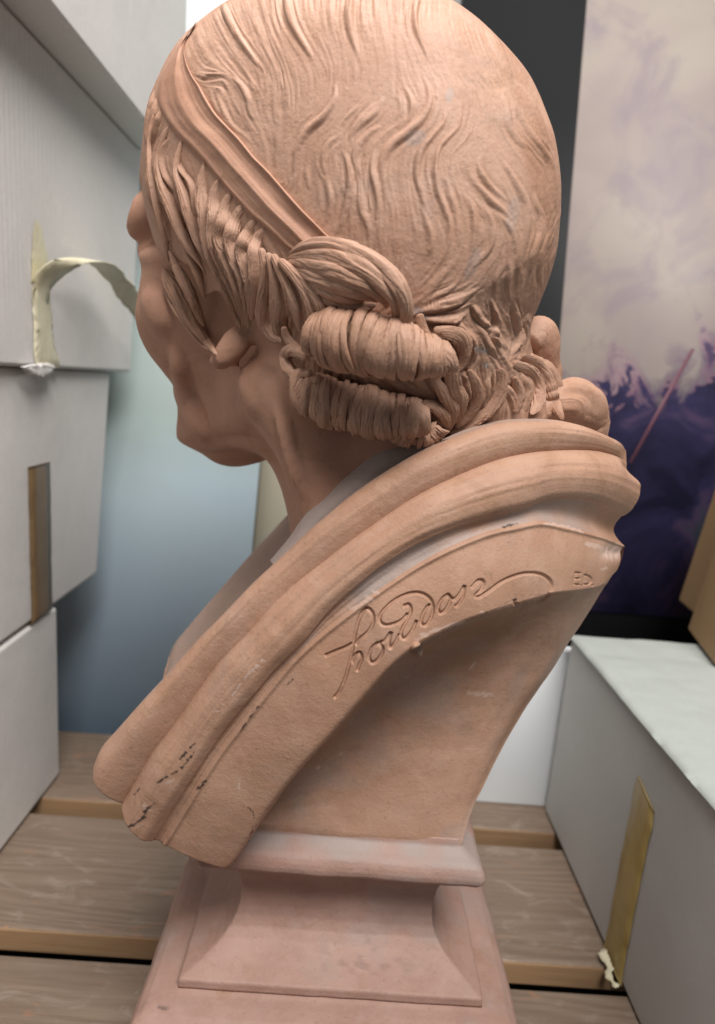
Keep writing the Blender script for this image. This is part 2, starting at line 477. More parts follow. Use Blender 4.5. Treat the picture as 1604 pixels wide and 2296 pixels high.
# ---- stack of white cartons on the left
XL = -.236
ca = tag(empty('white_carton', (-.40, .33, 0)), 'lowest plain white carton of the left stack, standing on the planks', 'box', 'stacked white cartons')
boxed('carton_body', (-.56, .06, .0008), (XL, .5725, .1585), M_CARD_P, ca, .004, 3)
slab_object('old_tape', (XL + .0012, .400, .035), (0, 1, 0), (0, 0, 1), .028, .075, .0008, M_TAPE_Y, ca)
cbx = tag(empty('white_carton', (-.42, .36, .16)), 'middle white carton of the left stack with a brown tape strip', 'box', 'stacked white cartons')
_b = boxed('carton_body', (-.60, .06, .1602), (XL, .667, .352), M_CARD_P, cbx, .004, 3)
for v_ in _b.data.vertices:
    if v_.co.y > .5 and v_.co.z > .3: v_.co.y += .038
def strip(name, pts, half, nrm, th, mat, parent, wav=.0, seed=0):
    """thin bent strip along 3D pts; half = half-width vectors or scalar with axis"""
    P = catmull(pts, 60)
    rs = np.random.RandomState(seed)
    H_ = np.asarray(half)
    H_ = catmull(H_, 60) if H_.ndim == 2 else np.repeat(H_[None], 60, 0)
    H_ = H_ * (1 + wav * np.convolve(rs.randn(64), np.ones(5) / 5, 'valid'))[:, None]
    N = np.asarray(nrm, float)
    a, b = P - H_, P + H_
    m1, m2 = P - H_ * .4, P + H_ * .4
    top = np.stack([a, m1 + N * th * .5, m2 + N * th * .2, b], 1) + N * th
    bot = np.stack([b, m2, m1, a], 1)
    G = np.concatenate([top, bot], 1)
    return mesh_obj(name, G.reshape(-1, 3), np.vstack([grid_faces(60, 8, True), [[0, 1, 6, 7], [1, 2, 5, 6], [2, 3, 4, 5]], np.array([[0, 1, 6, 7], [1, 2, 5, 6], [2, 3, 4, 5]])[:, ::-1] + 59 * 8]), mat, parent)
XT = XL + .0006
strip('tape', [(XT, .541, .281), (XT, .541, .24), (XT, .5405, .20), (XT, .5405, .163), (XT - .002, .5405, .1596), (XT - .02, .5405, .1594)],
      (0, .0185, .0), (1, 0, 0), .0007, M_TAPE, cbx, .03, 3)
lidb = tag(empty('white_carton', (-.42, .36, .352)), 'upper corrugated lid-topped white carton of the left stack, tape peeling off', 'box', 'stacked white cartons')
_b = boxed('lid', (-.62, .06, .3525), (XL + .006, .748, .566), M_CARD, lidb, .003, 3)
for v_ in _b.data.vertices:
    if v_.co.y > .5 and v_.co.z > .5: v_.co.y += .030
XP = XL + .0066
# residue patch and torn paper at the lid's rim
rs = np.random.RandomState(4)
def patch(name, poly, x, mat, parent, th=.0012, seed=1):
    """ragged low patch on the plane x = const from an outline of (y, z)"""
    P = np.asarray(poly, float); n = 90
    Q = catmull(np.vstack([P, P[:1]]), n + 1)[:-1]
    r_ = np.random.RandomState(seed)
    c = Q.mean(0)
    Q = c + (Q - c) * (1 + .05 * np.convolve(np.r_[r_.randn(n), r_.randn(2)], np.ones(3) / 3, 'valid'))[:, None]
    rings = [np.c_[np.full(n, x), Q]]
    for k, hh in ((.93, .8), (.7, 1.0), (.4, 1.0), (.15, 1.0), (.01, 1.0)):
        q = c + (Q - c) * k
        rings.append(np.c_[x + th * hh * (1 + .4 * k**3 * r_.randn(n)), q])
    G = np.stack(rings)
    return mesh_obj(name, G.reshape(-1, 3), grid_faces(6, n, True), mat, parent)
patch('tape_residue', [(.523, .408), (.545, .412), (.553, .395), (.5555, .37), (.566, .354), (.535, .3535), (.524, .355), (.523, .38)], XP, M_TAPE_O, lidb, .0016, 2)
patch('glue_stain', [(.521, .41), (.527, .445), (.537, .452), (.549, .43), (.553, .412), (.54, .405)], XP, M_TAPE_O, lidb, .0003, 3)
patch('torn_paper', [(.50, .3525), (.515, .3545), (.545, .356), (.548, .351), (.538, .3465), (.522, .3462), (.508, .349)], XP + .0008, M_CARD, lidb, .003, 5)
strip('peeled_tape', [(XP + .001, .534, .395), (XP + .004, .534, .412), (XP + .016, .545, .427), (XP + .022, .58, .4345), (XP + .022, .62, .432), (XP + .024, .665, .417), (XP + .028, .70, .402), (XP + .030, .725, .397)],
      [(0, .0125, .0), (0.002, .012, .0), (.007, .006, .001), (.007, .002, .004), (.007, .001, .005), (.006, .001, .006), (.003, .003, .005), (.002, .002, .003)], (0, 0, 1), .0006, M_TAPE_O, lidb, .25, 6)
_c = at_z(245, 170, .567)
top = tag(empty('white_carton', (-.40, .40, .566)), 'topmost white carton overhanging the left stack, only its corner in view', 'box', 'stacked white cartons')
boxed('carton_body', (-.60, .06, .5672), (float(_c[0]), .83, .74), M_CARD_P, top, .003, 3)

# ---- white carton on the right
XR = .198
cd = tag(empty('white_carton', (.40, .3, 0)), 'low white carton at right with yellowed tape down its side', 'box')
def soft_box(name, lo, hi, mat, parent, n=26, bulge=.004, seed=0, bev=.003):
    """carton body whose faces bow and dent a little"""
    r_ = np.random.RandomState(seed)
    lo = np.array(lo); hi = np.array(hi); Vs, Fs = [], []; off = 0
    for ax in range(3):
        a, b = [i for i in range(3) if i != ax]
        for s in (0, 1):
            u, v = np.meshgrid(np.linspace(0, 1, n), np.linspace(0, 1, n), indexing='ij')
            P = np.zeros((n, n, 3)); P[..., a] = lo[a] + (hi[a] - lo[a]) * u; P[..., b] = lo[b] + (hi[b] - lo[b]) * v
            P[..., ax] = (lo, hi)[s][ax]
            nz = vnoise(P.reshape(-1, 3) + seed * 3.1, 14).reshape(n, n) - .5
            w = (1 - (2 * u - 1)**2) * (1 - (2 * v - 1)**2)
            P[..., ax] += (1 if s else -1) * w * bulge * (.4 + 1.6 * nz)
            f = grid_faces(n, n, off=off)
            if (s == 1) ^ (ax == 1): pass
            else: f = f[:, ::-1]
            Vs.append(P.reshape(-1, 3)); Fs.append(f); off += n * n
    o = mesh_obj(name, np.vstack(Vs), np.vstack(Fs), mat, parent)
    return o
boxed('carton_body', (XR, .05, .0008), (.60, .570, .166), M_CARD_D, cd, .004, 3)
def crumpled_top():
    nx, ny = 110, 130
    x = np.linspace(XR - .0025, .602, nx); y = np.linspace(.048, .5725, ny)
    X, Y = np.meshgrid(x, y, indexing='ij')
    P = np.stack([X, Y, np.zeros_like(X)], -1).reshape(-1, 3)
    nz = np.abs(vnoise(P, 22) - .5) + .5 * np.abs(vnoise(P + 5, 55) - .5)
    Z = .1678 + .0035 * nz.reshape(nx, ny) + .0018 * vnoise(P + 9, 12).reshape(nx, ny)
    edge = np.minimum(np.minimum(X - x[0], x[-1] - X), np.minimum(Y - y[0], y[-1] - Y))
    Z -= .0028 * (1 - sstep(0, .006, edge))
    top_ = np.stack([X, Y, Z], -1).reshape(-1, 3)
    bot = top_.copy(); bot[:, 2] = .1664
    f = grid_faces(nx, ny)
    rim = np.r_[np.arange(nx) * ny, (nx - 1) * ny + np.arange(ny), (np.arange(nx) * ny + ny - 1)[::-1], np.arange(ny)[::-1]]
    n = nx * ny
    side = np.stack([rim[:-1], rim[1:], rim[1:] + n, rim[:-1] + n], -1)
    return mesh_obj('wrapping_sheet', np.vstack([top_, bot]), np.vstack([f, side]), M_WRAP, cd)
crumpled_top()
XD = XR - .0004
strip('yellowed_tape', [(XD, .393, .129), (XD, .3935, .10), (XD, .394, .06), (XD, .3935, .012), (XD, .3935, .0015)],
      [(0, .0145, .004), (0, .015, 0), (0, .015, 0), (0, .0155, 0), (0, .0155, 0)], (-1, 0, 0), .0005, M_TAPE_Y, cd, .05, 8)
strip('tape_shred', [(XR - .003, .405, .003), (XR - .006, .398, .006), (XR - .004, .39, .0035), (XR - .007, .383, .003), (XR - .004, .375, .002)], (.002, 0, .001), (0, 0, 1), .0004, M_TAPE_O, cd, .5, 9)

# ---- brown card pieces standing on that carton
for (x0, y0, ang, w, d, z1, lab) in ((.288, .506, -12, .16, .09, .33, 'front brown cardboard box at the right picture edge on the white carton'),
                               (.334, .628, -6, .16, .06, .30, 'rear brown cardboard box behind another at the right picture edge')):
    e = tag(empty('brown_box', (x0, y0, .1725)), lab, 'box', 'brown cardboard boxes')
    o = boxed('carton_body', (0, 0, 0), (w, d, z1 - .1725), M_CARD_BROWN, None, .003, 3)
    o.parent = e
    f1 = boxed('top_flap', (0, 0, z1 - .1715), (w, d * .5 - .001, z1 - .1685), M_CARD_BROWN, None, .001)
    f2 = boxed('top_flap', (0, d * .5 + .001, z1 - .1715), (w, d, z1 - .1685), M_CARD_BROWN, None, .001)
    f1.parent = e; f2.parent = e
    e.rotation_euler = (0, math.radians(7), math.radians(ang))

# ------------------------------------------------------------------ the bust: frames and base forms
YM = .36                                              # middle plane of the body
XB = .0105                                            # socle axis
bust = tag(empty('terracotta_bust', (XB, YM, 0)), 'terracotta bust of a long-haired man in draped cloth, signed on its back', 'bust')
TH = math.radians(42)
HF = np.array([-math.cos(TH), math.sin(TH), 0]); HL = np.array([-math.sin(TH), -math.cos(TH), 0]); HU = np.array([0, 0, 1.0])
HO = at_y(530., 785., .3004) - (HF * -.008 + HL * .073 + HU * -.03)
def to_head(P):
    d = P - HO
    return np.stack([d @ HF, d @ HL, d @ HU], -1)
def from_head(q):
    q = np.asarray(q, float)
    return HO + q[..., 0:1] * HF + q[..., 1:2] * HL + q[..., 2:3] * HU
def ell(q, c, r):
    d = q - np.array(c); r = np.array(r)
    k0 = np.linalg.norm(d / r, axis=-1); k1 = np.linalg.norm(d / r**2, axis=-1) + 1e-9
    return k0 * (k0 - 1) / k1
def caps(q, a, b, ra, rb):
    a = np.array(a, float); b = np.array(b, float)
    ab = b - a
    t = np.clip(((q - a) @ ab) / (ab @ ab), 0, 1)
    return np.linalg.norm(q - a - t[:, None] * ab, axis=-1) - (ra + (rb - ra) * t)
def smin(a, b, k):
    h = np.clip(.5 + .5 * (b - a) / k, 0, 1)
    return b * (1 - h) + a * h - k * h * (1 - h)
def smax(a, b, k): return -smin(-a, -b, k)
NECK_B = at_y(900., 1210., YM)
LOBE = to_head(at_y(530., 780., .313)[None])[0]
def sdf_face(P):
    q = to_head(P)
    m = q.copy(); m[:, 1] = np.abs(m[:, 1])
    d = ell(q, (-.002, 0, .040), (.083, .064, .078))
    d = smin(d, ell(q, (.040, 0, -.014), (.050, .051, .062)), .02)
    d = smin(d, ell(m, (.078, .030, .033), (.016, .030, .013)), .012)
    d = smin(d, ell(q, (.058, 0, .048), (.028, .048, .034)), .014)
    d = smin(d, ell(m, (.056, .043, -.016), (.028, .020, .020)), .015)
    d = smin(d, caps(m, (-.002, .041, -.046), (.070, .014, -.068), .012, .014), .018)
    d = smin(d, ell(q, (.083, 0, -.0725), (.0185, .024, .0195)), .012)
    d = smin(d, ell(q, (.070, 0, -.052), (.026, .032, .03)), .015)
    d = smin(d, caps(q, (.088, 0, .022), (.106, 0, -.018), .008, .011), .010)
    d = smax(d, -ell(m, (.090, .034, .010), (.014, .016, .013)), .012)
    d = smax(d, -ell(m, (.052, .070, -.052), (.034, .020, .026)), .02)
    nk = caps(P, from_head(np.array([-.030, .0, -.03])), NECK_B, .047, .053)
    d = smin(d, nk, .034)
    d = smin(d, caps(P, from_head(np.array([.018, 0, -.055])), at_y(792., 1150., .362), .022, .028), .02)
    d = smin(d, caps(m, (-.014, .046, -.045), (-.045, .034, -.13), .012, .010), .022)   # neck tendon
    d = smin(d, ell(q, LOBE, (.0057, .0054, .0094)), .004)
    d = smin(d, ell(q, (-.010, .058, -.004), (.014, .006, .022)), .008)
    return d
NAPE_A = from_head(np.array([-.050, 0, .002])); NAPE_B = at_y(1098., 935., .345)
def sdf_cap(P):
    q = to_head(P)
    d = ell(q, (-.011, 0, .045), (.0965, .0765, .098))
    d = smin(d, caps(P, NAPE_A, NAPE_B, .060, .044), .035)
    return d
def sdf_all(P): return np.minimum(sdf_face(P), sdf_cap(P))
def hit(px, py, fn=sdf_all):
    """first point of a form along the sight line through a sheet position"""
    d = ray(np.atleast_1d(px), np.atleast_1d(py)); d = d / np.linalg.norm(d, axis=-1, keepdims=True)
    t = np.full(len(d), .17)
    for _ in range(70):
        t = np.minimum(t + fn(CO + d * t[:, None]) * .8, .46)
    return CO + d * t[:, None], t
def to_cam(P):
    d = CO - P
    return d / np.linalg.norm(d, axis=-1, keepdims=True)
def fit_rows(V, target, side, reach, lo, hi, nb=140):
    """push a form sideways, row by row, so that its outline runs where it should"""
    pr_ = proj(V)
    T = np.asarray(target, float)
    ys = np.linspace(lo, hi, nb)
    cur = np.full(nb, np.nan)
    for i, y in enumerate(ys):
        m = np.abs(pr_[:, 1] - y) < (hi - lo) / nb
        if m.any(): cur[i] = pr_[m, 0].min() if side < 0 else pr_[m, 0].max()
    ok = ~np.isnan(cur)
    cur = np.interp(ys, ys[ok], cur[ok])
    dl = np.interp(ys, T[:, 1], T[:, 0]) - cur
    dl = np.convolve(np.pad(dl, 3, 'edge'), np.ones(7) / 7, 'valid')
    fade = sstep(lo, lo + 40, ys) * (1 - sstep(hi - 40, hi, ys))
    dv = np.interp(pr_[:, 1], ys, dl * fade, left=0, right=0); cv_ = np.interp(pr_[:, 1], ys, cur)
    w = 1 - sstep(0, reach, (pr_[:, 0] - cv_) * (1 if side < 0 else -1))
    dep = (V - CO) @ FC
    return V + (dv * w * dep / FOC)[:, None] * XC

FACE_LINE = [(323, 271), (316, 325), (313, 365), (310, 408), (303, 440), (291, 476), (281, 498), (282, 516), (291, 537), (298, 563), (313, 591),
             (312, 631), (306, 667), (303, 703), (307, 732), (316, 768), (334, 800), (359, 832), (381, 854), (393, 866), (395, 893), (399, 922),
             (397, 944), (393, 969), (396, 990), (408, 1012), (424, 1026), (449, 1031)]
V, Fq = surface_nets(sdf_face, HO + np.array([-.13, -.13, -.22]), HO + np.array([.13, .13, .16]), .0024)
V = fit_rows(V, FACE_LINE, -1, 200, 290, 1024)
keep = V[Fq].mean(1)
FACE_V, FACE_F = V, Fq

# ---- hair cap: dense disc of directions facing the viewer, solved against the form
def square_disc(n):
    a = np.linspace(-1, 1, n)
    X, Y = np.meshgrid(a, a, indexing='ij')
    r = np.maximum(np.abs(X), np.abs(Y)) + 1e-12
    s = r / np.sqrt(X * X + Y * Y + 1e-24)
    return X * s, Y * s
CAPC = from_head(np.array([-.018, 0, .030]))
_vz = to_cam(CAPC[None])[0]; _vx = np.cross([0, 0, 1.0], _vz); _vx /= np.linalg.norm(_vx); _vy = np.cross(_vz, _vx)
def cap_points(n, amax, back=False):
    dx, dy = square_disc(n)
    r = np.sqrt(dx**2 + dy**2)
    ang = r * amax
    k = np.where(r > 1e-9, np.sin(ang) / np.maximum(r, 1e-9), amax)
    D = (dx * k)[..., None] * _vx + (dy * k)[..., None] * _vy + (np.cos(ang) * (-1 if back else 1))[..., None] * _vz
    D = D.reshape(-1, 3)
    t = np.full(len(D), .19)
    for _ in range(48):
        t = np.maximum(t - sdf_cap(CAPC + D * t[:, None]) * .8, .01)
    return CAPC + D * t[:, None]
CAP_LINE_R = [(1075, 20), (1130, 80), (1190, 169), (1240, 290), (1252, 350), (1259, 420), (1258, 470), (1250, 560), (1236, 610), (1220, 660), (1203, 700), (1196, 740), (1215, 800), (1235, 860), (1255, 930)]
CAP_LINE_L = [(520, 0), (450, 40), (395, 100), (355, 169), (343, 196), (330, 228), (323, 271), (317, 325), (314, 365), (318, 420), (325, 480)]
CAP_OUT = [(1196, 740), (1203, 700), (1220, 660), (1236, 610), (1250, 560), (1258, 470), (1259, 420), (1252, 350), (1240, 290), (1218, 230), (1190, 169), (1125, 90), (1040, 15), (920, -45), (780, -65), (640, -50), (520, -5), (430, 60), (385, 110), (355, 169), (343, 196), (330, 228), (323, 271), (317, 325), (314, 365), (318, 420)]
CCX, CCY = 775., 470.
def fit_cap(V, ref=[None]):
    """ease the cap in or out, all round its middle, to the traced outline"""
    p_ = proj(V); a = np.arctan2(p_[:, 1] - CCY, p_[:, 0] - CCX); rho = np.hypot(p_[:, 0] - CCX, p_[:, 1] - CCY)
    nb = 240
    if ref[0] is None:
        bi = ((a + math.pi) / (2 * math.pi) * nb).astype(int) % nb
        cur = np.zeros(nb); np.maximum.at(cur, bi, rho)
        T = catmull(CAP_OUT, 400); ta = np.arctan2(T[:, 1] - CCY, T[:, 0] - CCX); tr = np.hypot(T[:, 0] - CCX, T[:, 1] - CCY)
        bc = (np.arange(nb) + .5) / nb * 2 * math.pi - math.pi
        k = np.ones(nb); hv = np.zeros(nb, bool)
        for i, b in enumerate(bc):
            dd = np.abs((ta - b + math.pi) % (2 * math.pi) - math.pi); j = dd.argmin()
            if dd[j] < .03: k[i] = tr[j] / cur[i]; hv[i] = True
        idx = np.arange(nb); k = np.interp(idx, np.r_[idx[hv] - nb, idx[hv], idx[hv] + nb], np.r_[k[hv], k[hv], k[hv]])
        k = np.convolve(np.r_[k[-3:], k, k[:3]], np.ones(7) / 7, 'valid')
        down = np.clip((np.sin(bc) - .62) / .3, 0, 1); k = 1 + (k - 1) * (1 - down)
        ref[0] = (bc, k, cur)
    bc, k, cur = ref[0]
    kk_ = np.interp(a, np.r_[bc - 2 * math.pi, bc, bc + 2 * math.pi], np.r_[k, k, k]); cc = np.interp(a, np.r_[bc - 2 * math.pi, bc, bc + 2 * math.pi], np.r_[cur, cur, cur])
    f = 1 + (kk_ - 1) * np.clip(rho / cc, 0, 1)**1.3
    dep = (V - CO) @ FC
    return V + ((p_[:, 0] - CCX) * (f - 1) * dep / FOC)[:, None] * XC - ((p_[:, 1] - CCY) * (f - 1) * dep / FOC)[:, None] * YC
CAPN = 600
CAP_G = fit_cap(cap_points(CAPN, math.radians(118))); _ref2 = [None]; CAP_G = fit_cap(CAP_G, _ref2).reshape(CAPN, CAPN, 3)

# ------------------------------------------------------------------ drapery loft
C0 = [(1402, 1010), (1386, 990), (1340, 968), (1280, 948), (1200, 940), (1110, 946), (1020, 975), (950, 1008), (880, 1048), (800, 1102), (730, 1160), (680, 1205), (620, 1262), (560, 1318), (500, 1380), (440, 1440), (380, 1508), (330, 1562), (270, 1628), (240, 1660), (226, 1685), (222, 1712)]
G1 = [(1404, 1034), (1368, 1018), (1314, 1009), (1221, 1011), (1143, 1024), (1066, 1050), (963, 1099), (886, 1145), (808, 1198), (738, 1250), (666, 1306), (612, 1360), (562, 1416), (494, 1483), (444, 1550), (394, 1622), (343, 1689), (301, 1760), (266, 1816)]
G2 = [(1393, 1157), (1324, 1127), (1272, 1120), (1221, 1125), (1169, 1143), (1092, 1164), (1015, 1187), (937, 1220), (862, 1266), (801, 1314), (738, 1372), (687, 1434), (624, 1496), (570, 1559), (511, 1630), (461, 1702), (402, 1794), (360, 1861), (336, 1897)]
G3 = [(1398, 1222), (1340, 1200), (1267, 1180), (1210, 1168), (1149, 1179), (1092, 1192), (1015, 1223), (937, 1264), (862, 1314), (783, 1372), (705, 1432), (654, 1480), (600, 1545), (540, 1622), (480, 1702), (420, 1800), (380, 1865), (356, 1902)]
C3 = [(1382, 1282), (1350, 1318), (1300, 1330), (1245, 1337), (1200, 1350), (1130, 1370), (1050, 1396), (985, 1425), (930, 1455), (880, 1500), (830, 1560), (780, 1620), (740, 1665), (690, 1720), (640, 1780), (590, 1850), (552, 1910), (525, 1945), (506, 1956)]
BACK = [(1382, 1282), (1340, 1360), (1290, 1440), (1235, 1527), (1180, 1610), (1135, 1682), (1100, 1745), (1066, 1806), (1046, 1860), (1037, 1893)]
NS = 840
sv = np.linspace(0, 1, NS)
gs = np.interp(sv, [0, .02, .05, .10, .18, .30, .45, .70, .88, 1], [.12, .34, .52, .70, .84, .95, 1.0, .97, .90, .80])
gs = np.convolve(np.pad(gs, 15, 'edge'), np.ones(31) / 31, 'valid')
def key(line, B):
    q = catmull(line, NS)
    return at_y(q[:, 0], q[:, 1], YM - B * gs)
K0, K1, K2, K3, K4 = key(C0, .078), key(G1, .088), key(G2, .0955), key(G3, .0945), key(C3, .099)
# inner collar and chest seam
inn = K0.copy(); inn[:, 1] += .030 * np.interp(sv, [0, .1, 1], [.3, 1, 1]); inn[:, 2] += -.012; inn[:, 0] += .004
seam = K0.copy(); seam[:, 1] = YM; seam[:, 2] -= np.interp(sv, [0, .15, .4, 1], [.004, .03, .04, .03]); seam[:, 0] += np.interp(sv, [0, .2, 1], [0, .0, .02])
seam[:, 0] -= np.interp(sv, [0, .06, .2], [.005, .003, 0])
# back hollow: from the signature edge in to the square foot of the stem
bq = catmull(BACK, 120)
foot_px = np.stack([np.interp(sv, [0, .55, .8, 1], [1037, 800, 640, 560]), np.interp(sv, [0, .55, .8, 1], [1893, 1869, 1851, 1843])], -1)
FOOT = at_y(foot_px[:, 0], foot_px[:, 1], np.full(NS, YM - .058))
def hollow(nt):
    t = np.linspace(0, 1, nt)[:, None]
    rows = np.zeros((nt, NS, 3))
    ed = catmull(BACK, nt)
    for j in range(nt):
        tt = t[j, 0]
        rows[j] = K4 * (1 - tt) + FOOT * tt
    # right-hand outline of the hollow, faded out to the left
    w = np.exp(-(sv / .22)**2)[None, :]
    pj = proj(rows.reshape(-1, 3)).reshape(nt, NS, 2)
    dx = (ed[:, None, 0] - pj[:, :1, 0]) * w
    dy = (ed[:, None, 1] - pj[:, :1, 1]) * w
    dep = ((rows - CO) @ FC)
    rows = rows + (dx * dep / FOC)[..., None] * XC - (dy * dep / FOC)[..., None] * YC
    conc = (np.sin(math.pi * np.clip(t, 0, 1)**.62) ** 1.0) * np.interp(sv, [0, .08, .3, .6, 1], [.004, .014, .025, .028, .018])[None, :]
    conc = np.stack([np.convolve(np.pad(c_, 60, 'edge'), np.ones(121) / 121, 'valid') for c_ in conc])
    rows[..., 1] += conc
    return rows
def drape_grid():
    parts, segs = [], []
    def seg(a, b, n, ease=None):
        t = np.linspace(0, 1, n, endpoint=False)
        if ease: t = ease(t)
        parts.append(a[None] + (b - a)[None] * t[:, None, None]); segs.append((len(segs), n))
    seg(seam, inn, 14); seg(inn, K0, 20); seg(K0, K1, 74); seg(K1, K2, 90); seg(K2, K3, 34); seg(K3, K4, 165)
    hl = hollow(110)
    sk = np.repeat(hl[-1:], 6, 0); sk[..., 2] -= np.linspace(0, .010, 6)[:, None]; sk[..., 1] += np.linspace(0, .001, 6)[:, None]
    hl = np.concatenate([hl, sk[1:]], 0)
    parts.append(hl)
    G = np.concatenate(parts, 0)                       # (nt, ns, 3)
    ks = np.concatenate([np.full(n, i) for i, n in segs] + [np.full(115, 6)])
    tt = np.concatenate([np.arange(n) / n for i, n in segs] + [np.linspace(0, 1, 115)])
    N = grid_normals(G)
    N *= np.sign((N * to_cam(G.reshape(-1, 3)).reshape(G.shape)).sum(-1, keepdims=True)) + 0.0
    Nb = N.copy()
    for _ in range(3):                                 # soften the normals across the keys
        Nb[1:-1] = (Nb[:-2] + Nb[1:-1] * 2 + Nb[2:]) / 4
    Nb /= np.linalg.norm(Nb, axis=-1, keepdims=True)
    h = np.zeros(G.shape[:2])
    w1 = np.linalg.norm(K1 - K0, axis=1); w2 = np.linalg.norm(K2 - K1, axis=1); w3 = np.linalg.norm(K3 - K2, axis=1); w4 = np.linalg.norm(K4 - K3, axis=1)
    for i in range(G.shape[0]):
        k, t = ks[i], tt[i]
        if k == 2: h[i] = w1 * .40 * np.sin(math.pi * t) ** .75 * (1 - .25 * t) * sstep(-.004, .03, sv)
        elif k == 3:
            base = np.sin(math.pi * t) ** .62
            dip = np.exp(-((t - np.interp(sv, [0, .35, .6, 1], [.25, .30, .36, .20])) / .12)**2) * np.interp(sv, [.0, .3, .42, .62, .8, 1], [.0, .12, .5, .40, .1, .05])
            rise = np.exp(-((t - .86) / .10)**2) * np.interp(sv, [0, .3, 1], [.05, .18, .22])
            h[i] = w2 * (.30 * base * (1 - .5 * dip) + .16 * rise) * (1 - (1 - sstep(0, .03, sv)) * (1 - sstep(.1, .4, t)))
        elif k == 4: h[i] = -w3 * .30 * np.sin(math.pi * t) * np.interp(sv, [0, .35, .7], [1, .8, .4])
        elif k == 5:
            h[i] = w4 * (.05 * np.sin(math.pi * t) + .035 * np.exp(-((t - .04) / .035)**2)) - .0012 * sstep(.93, 1, t)
        elif k == 6: h[i] = -.0012 * (1 - sstep(0, .05, t))
    G = G + Nb * h[..., None]
    lo_, hi_ = int(np.argmax(ks == 6)) - 9, int(np.argmax(ks == 6)) + 9      # soften the edge above the hollow
    for _ in range(18): G[lo_:hi_] = (G[lo_ - 1:hi_ - 1] + 2 * G[lo_:hi_] + G[lo_ + 1:hi_ + 1]) / 4
    ew = sstep(.40, .62, sv)[None, :, None]                # and let it melt away towards the chest
    lo_, hi_ = lo_ - 30, hi_ + 16
    for _ in range(110): G[lo_:hi_] += ew * ((G[lo_ - 1:hi_ - 1] + G[lo_ + 1:hi_ + 1]) / 2 - G[lo_:hi_]) * .5
    # slow hand-made unevenness and long tool streaks
    P = G.reshape(-1, 3)
    un = (vnoise(P, 34) - .5) * .0016 + (vnoise(P, 90) - .5) * .0005
    S_, T_ = np.meshgrid(sv, np.arange(G.shape[0]) / 60., indexing='xy')
    st_ = (vnoise(np.stack([S_.ravel() * 9, T_.ravel() * 9, np.zeros(S_.size)], -1), 1.0) - .5) * .00035
    st_ += (vnoise(np.stack([S_.ravel() * 14, T_.ravel() * 34, np.ones(S_.size)], -1), 1.0) - .5) * .00006
    G = G + Nb * (un + st_ * np.isin(ks, (1, 2, 3, 4, 6)).repeat(NS)).reshape(G.shape[:2])[..., None]
    # rounded lower end: the last stretch turns in
    e = sstep(.985, 1, sv) ** 2
    G[..., 1] += (e * .008)[None, :]
    return G, Nb, ks, tt
DR_G, DR_N, DR_K, DR_T = drape_grid()
# ------------------------------------------------------------------ socle
def square_rings(prof, n_side, mat, name, parent, round_=.0035):
    P = []
    for h, z in prof:
        ring = []
        for cx, cy, a0 in ((1, -1, -90), (1, 1, 0), (-1, 1, 90), (-1, -1, 180)):
            for a in np.linspace(a0, a0 + 90, 6):
                r = min(round_, h * .3)
                ring.append((XB + cx * (h - r) + r * math.cos(math.radians(a)), YM + cy * (h - r) + r * math.sin(math.radians(a)), z))
        # fill the sides
        ring = np.array(ring); out = []
        for c in range(4):
            out.append(ring[c * 6:c * 6 + 6])
            a, b = ring[c * 6 + 5], ring[(c * 6 + 6) % 24]
            out.append(a + (b - a) * np.linspace(0, 1, n_side + 2)[1:-1, None])
        P.append(np.vstack(out))
    G = np.stack(P)
    n = G.shape[1]
    flat = G.reshape(-1, 3)
    return G, grid_faces(len(prof), n, True)

# ------------------------------------------------------------------ relief sheets (traced strokes, laid onto the real surfaces)
def zmap(ox, oy, k): return lambda pts: [(ox + k * x, oy + k * y) for x, y in pts]
Z1 = zmap(269.2, 163.5, .3596); Z2 = zmap(750., 163.5, .3596); Z3 = zmap(269.2, 577., .3596); Z4 = zmap(750., 577., .4196)
ZS = zmap(673.1, 1230.8, .4316); ZD = zmap(192.3, 1105.8, .4196); ZR = zmap(653.8, 913.5, .5155)
def sheet(): return np.zeros((2296, 1604), np.float32)
def blur(a, n=1):
    for _ in range(n):
        b = np.pad(a, 1, 'edge'); a = (b[:-2, 1:-1] + 2 * b[1:-1, 1:-1] + b[2:, 1:-1]) / 4
        b = np.pad(a, 1, 'edge'); a = (b[1:-1, :-2] + 2 * b[1:-1, 1:-1] + b[1:-1, 2:]) / 4
    return a
def bil(a, p):
    x = np.clip(p[:, 0], 0, a.shape[1] - 2.001); y = np.clip(p[:, 1], 0, a.shape[0] - 2.001)
    i = x.astype(int); j = y.astype(int); fx = x - i; fy = y - j
    return (a[j, i] * (1 - fx) + a[j, i + 1] * fx) * (1 - fy) + (a[j + 1, i] * (1 - fx) + a[j + 1, i + 1] * fx) * fy
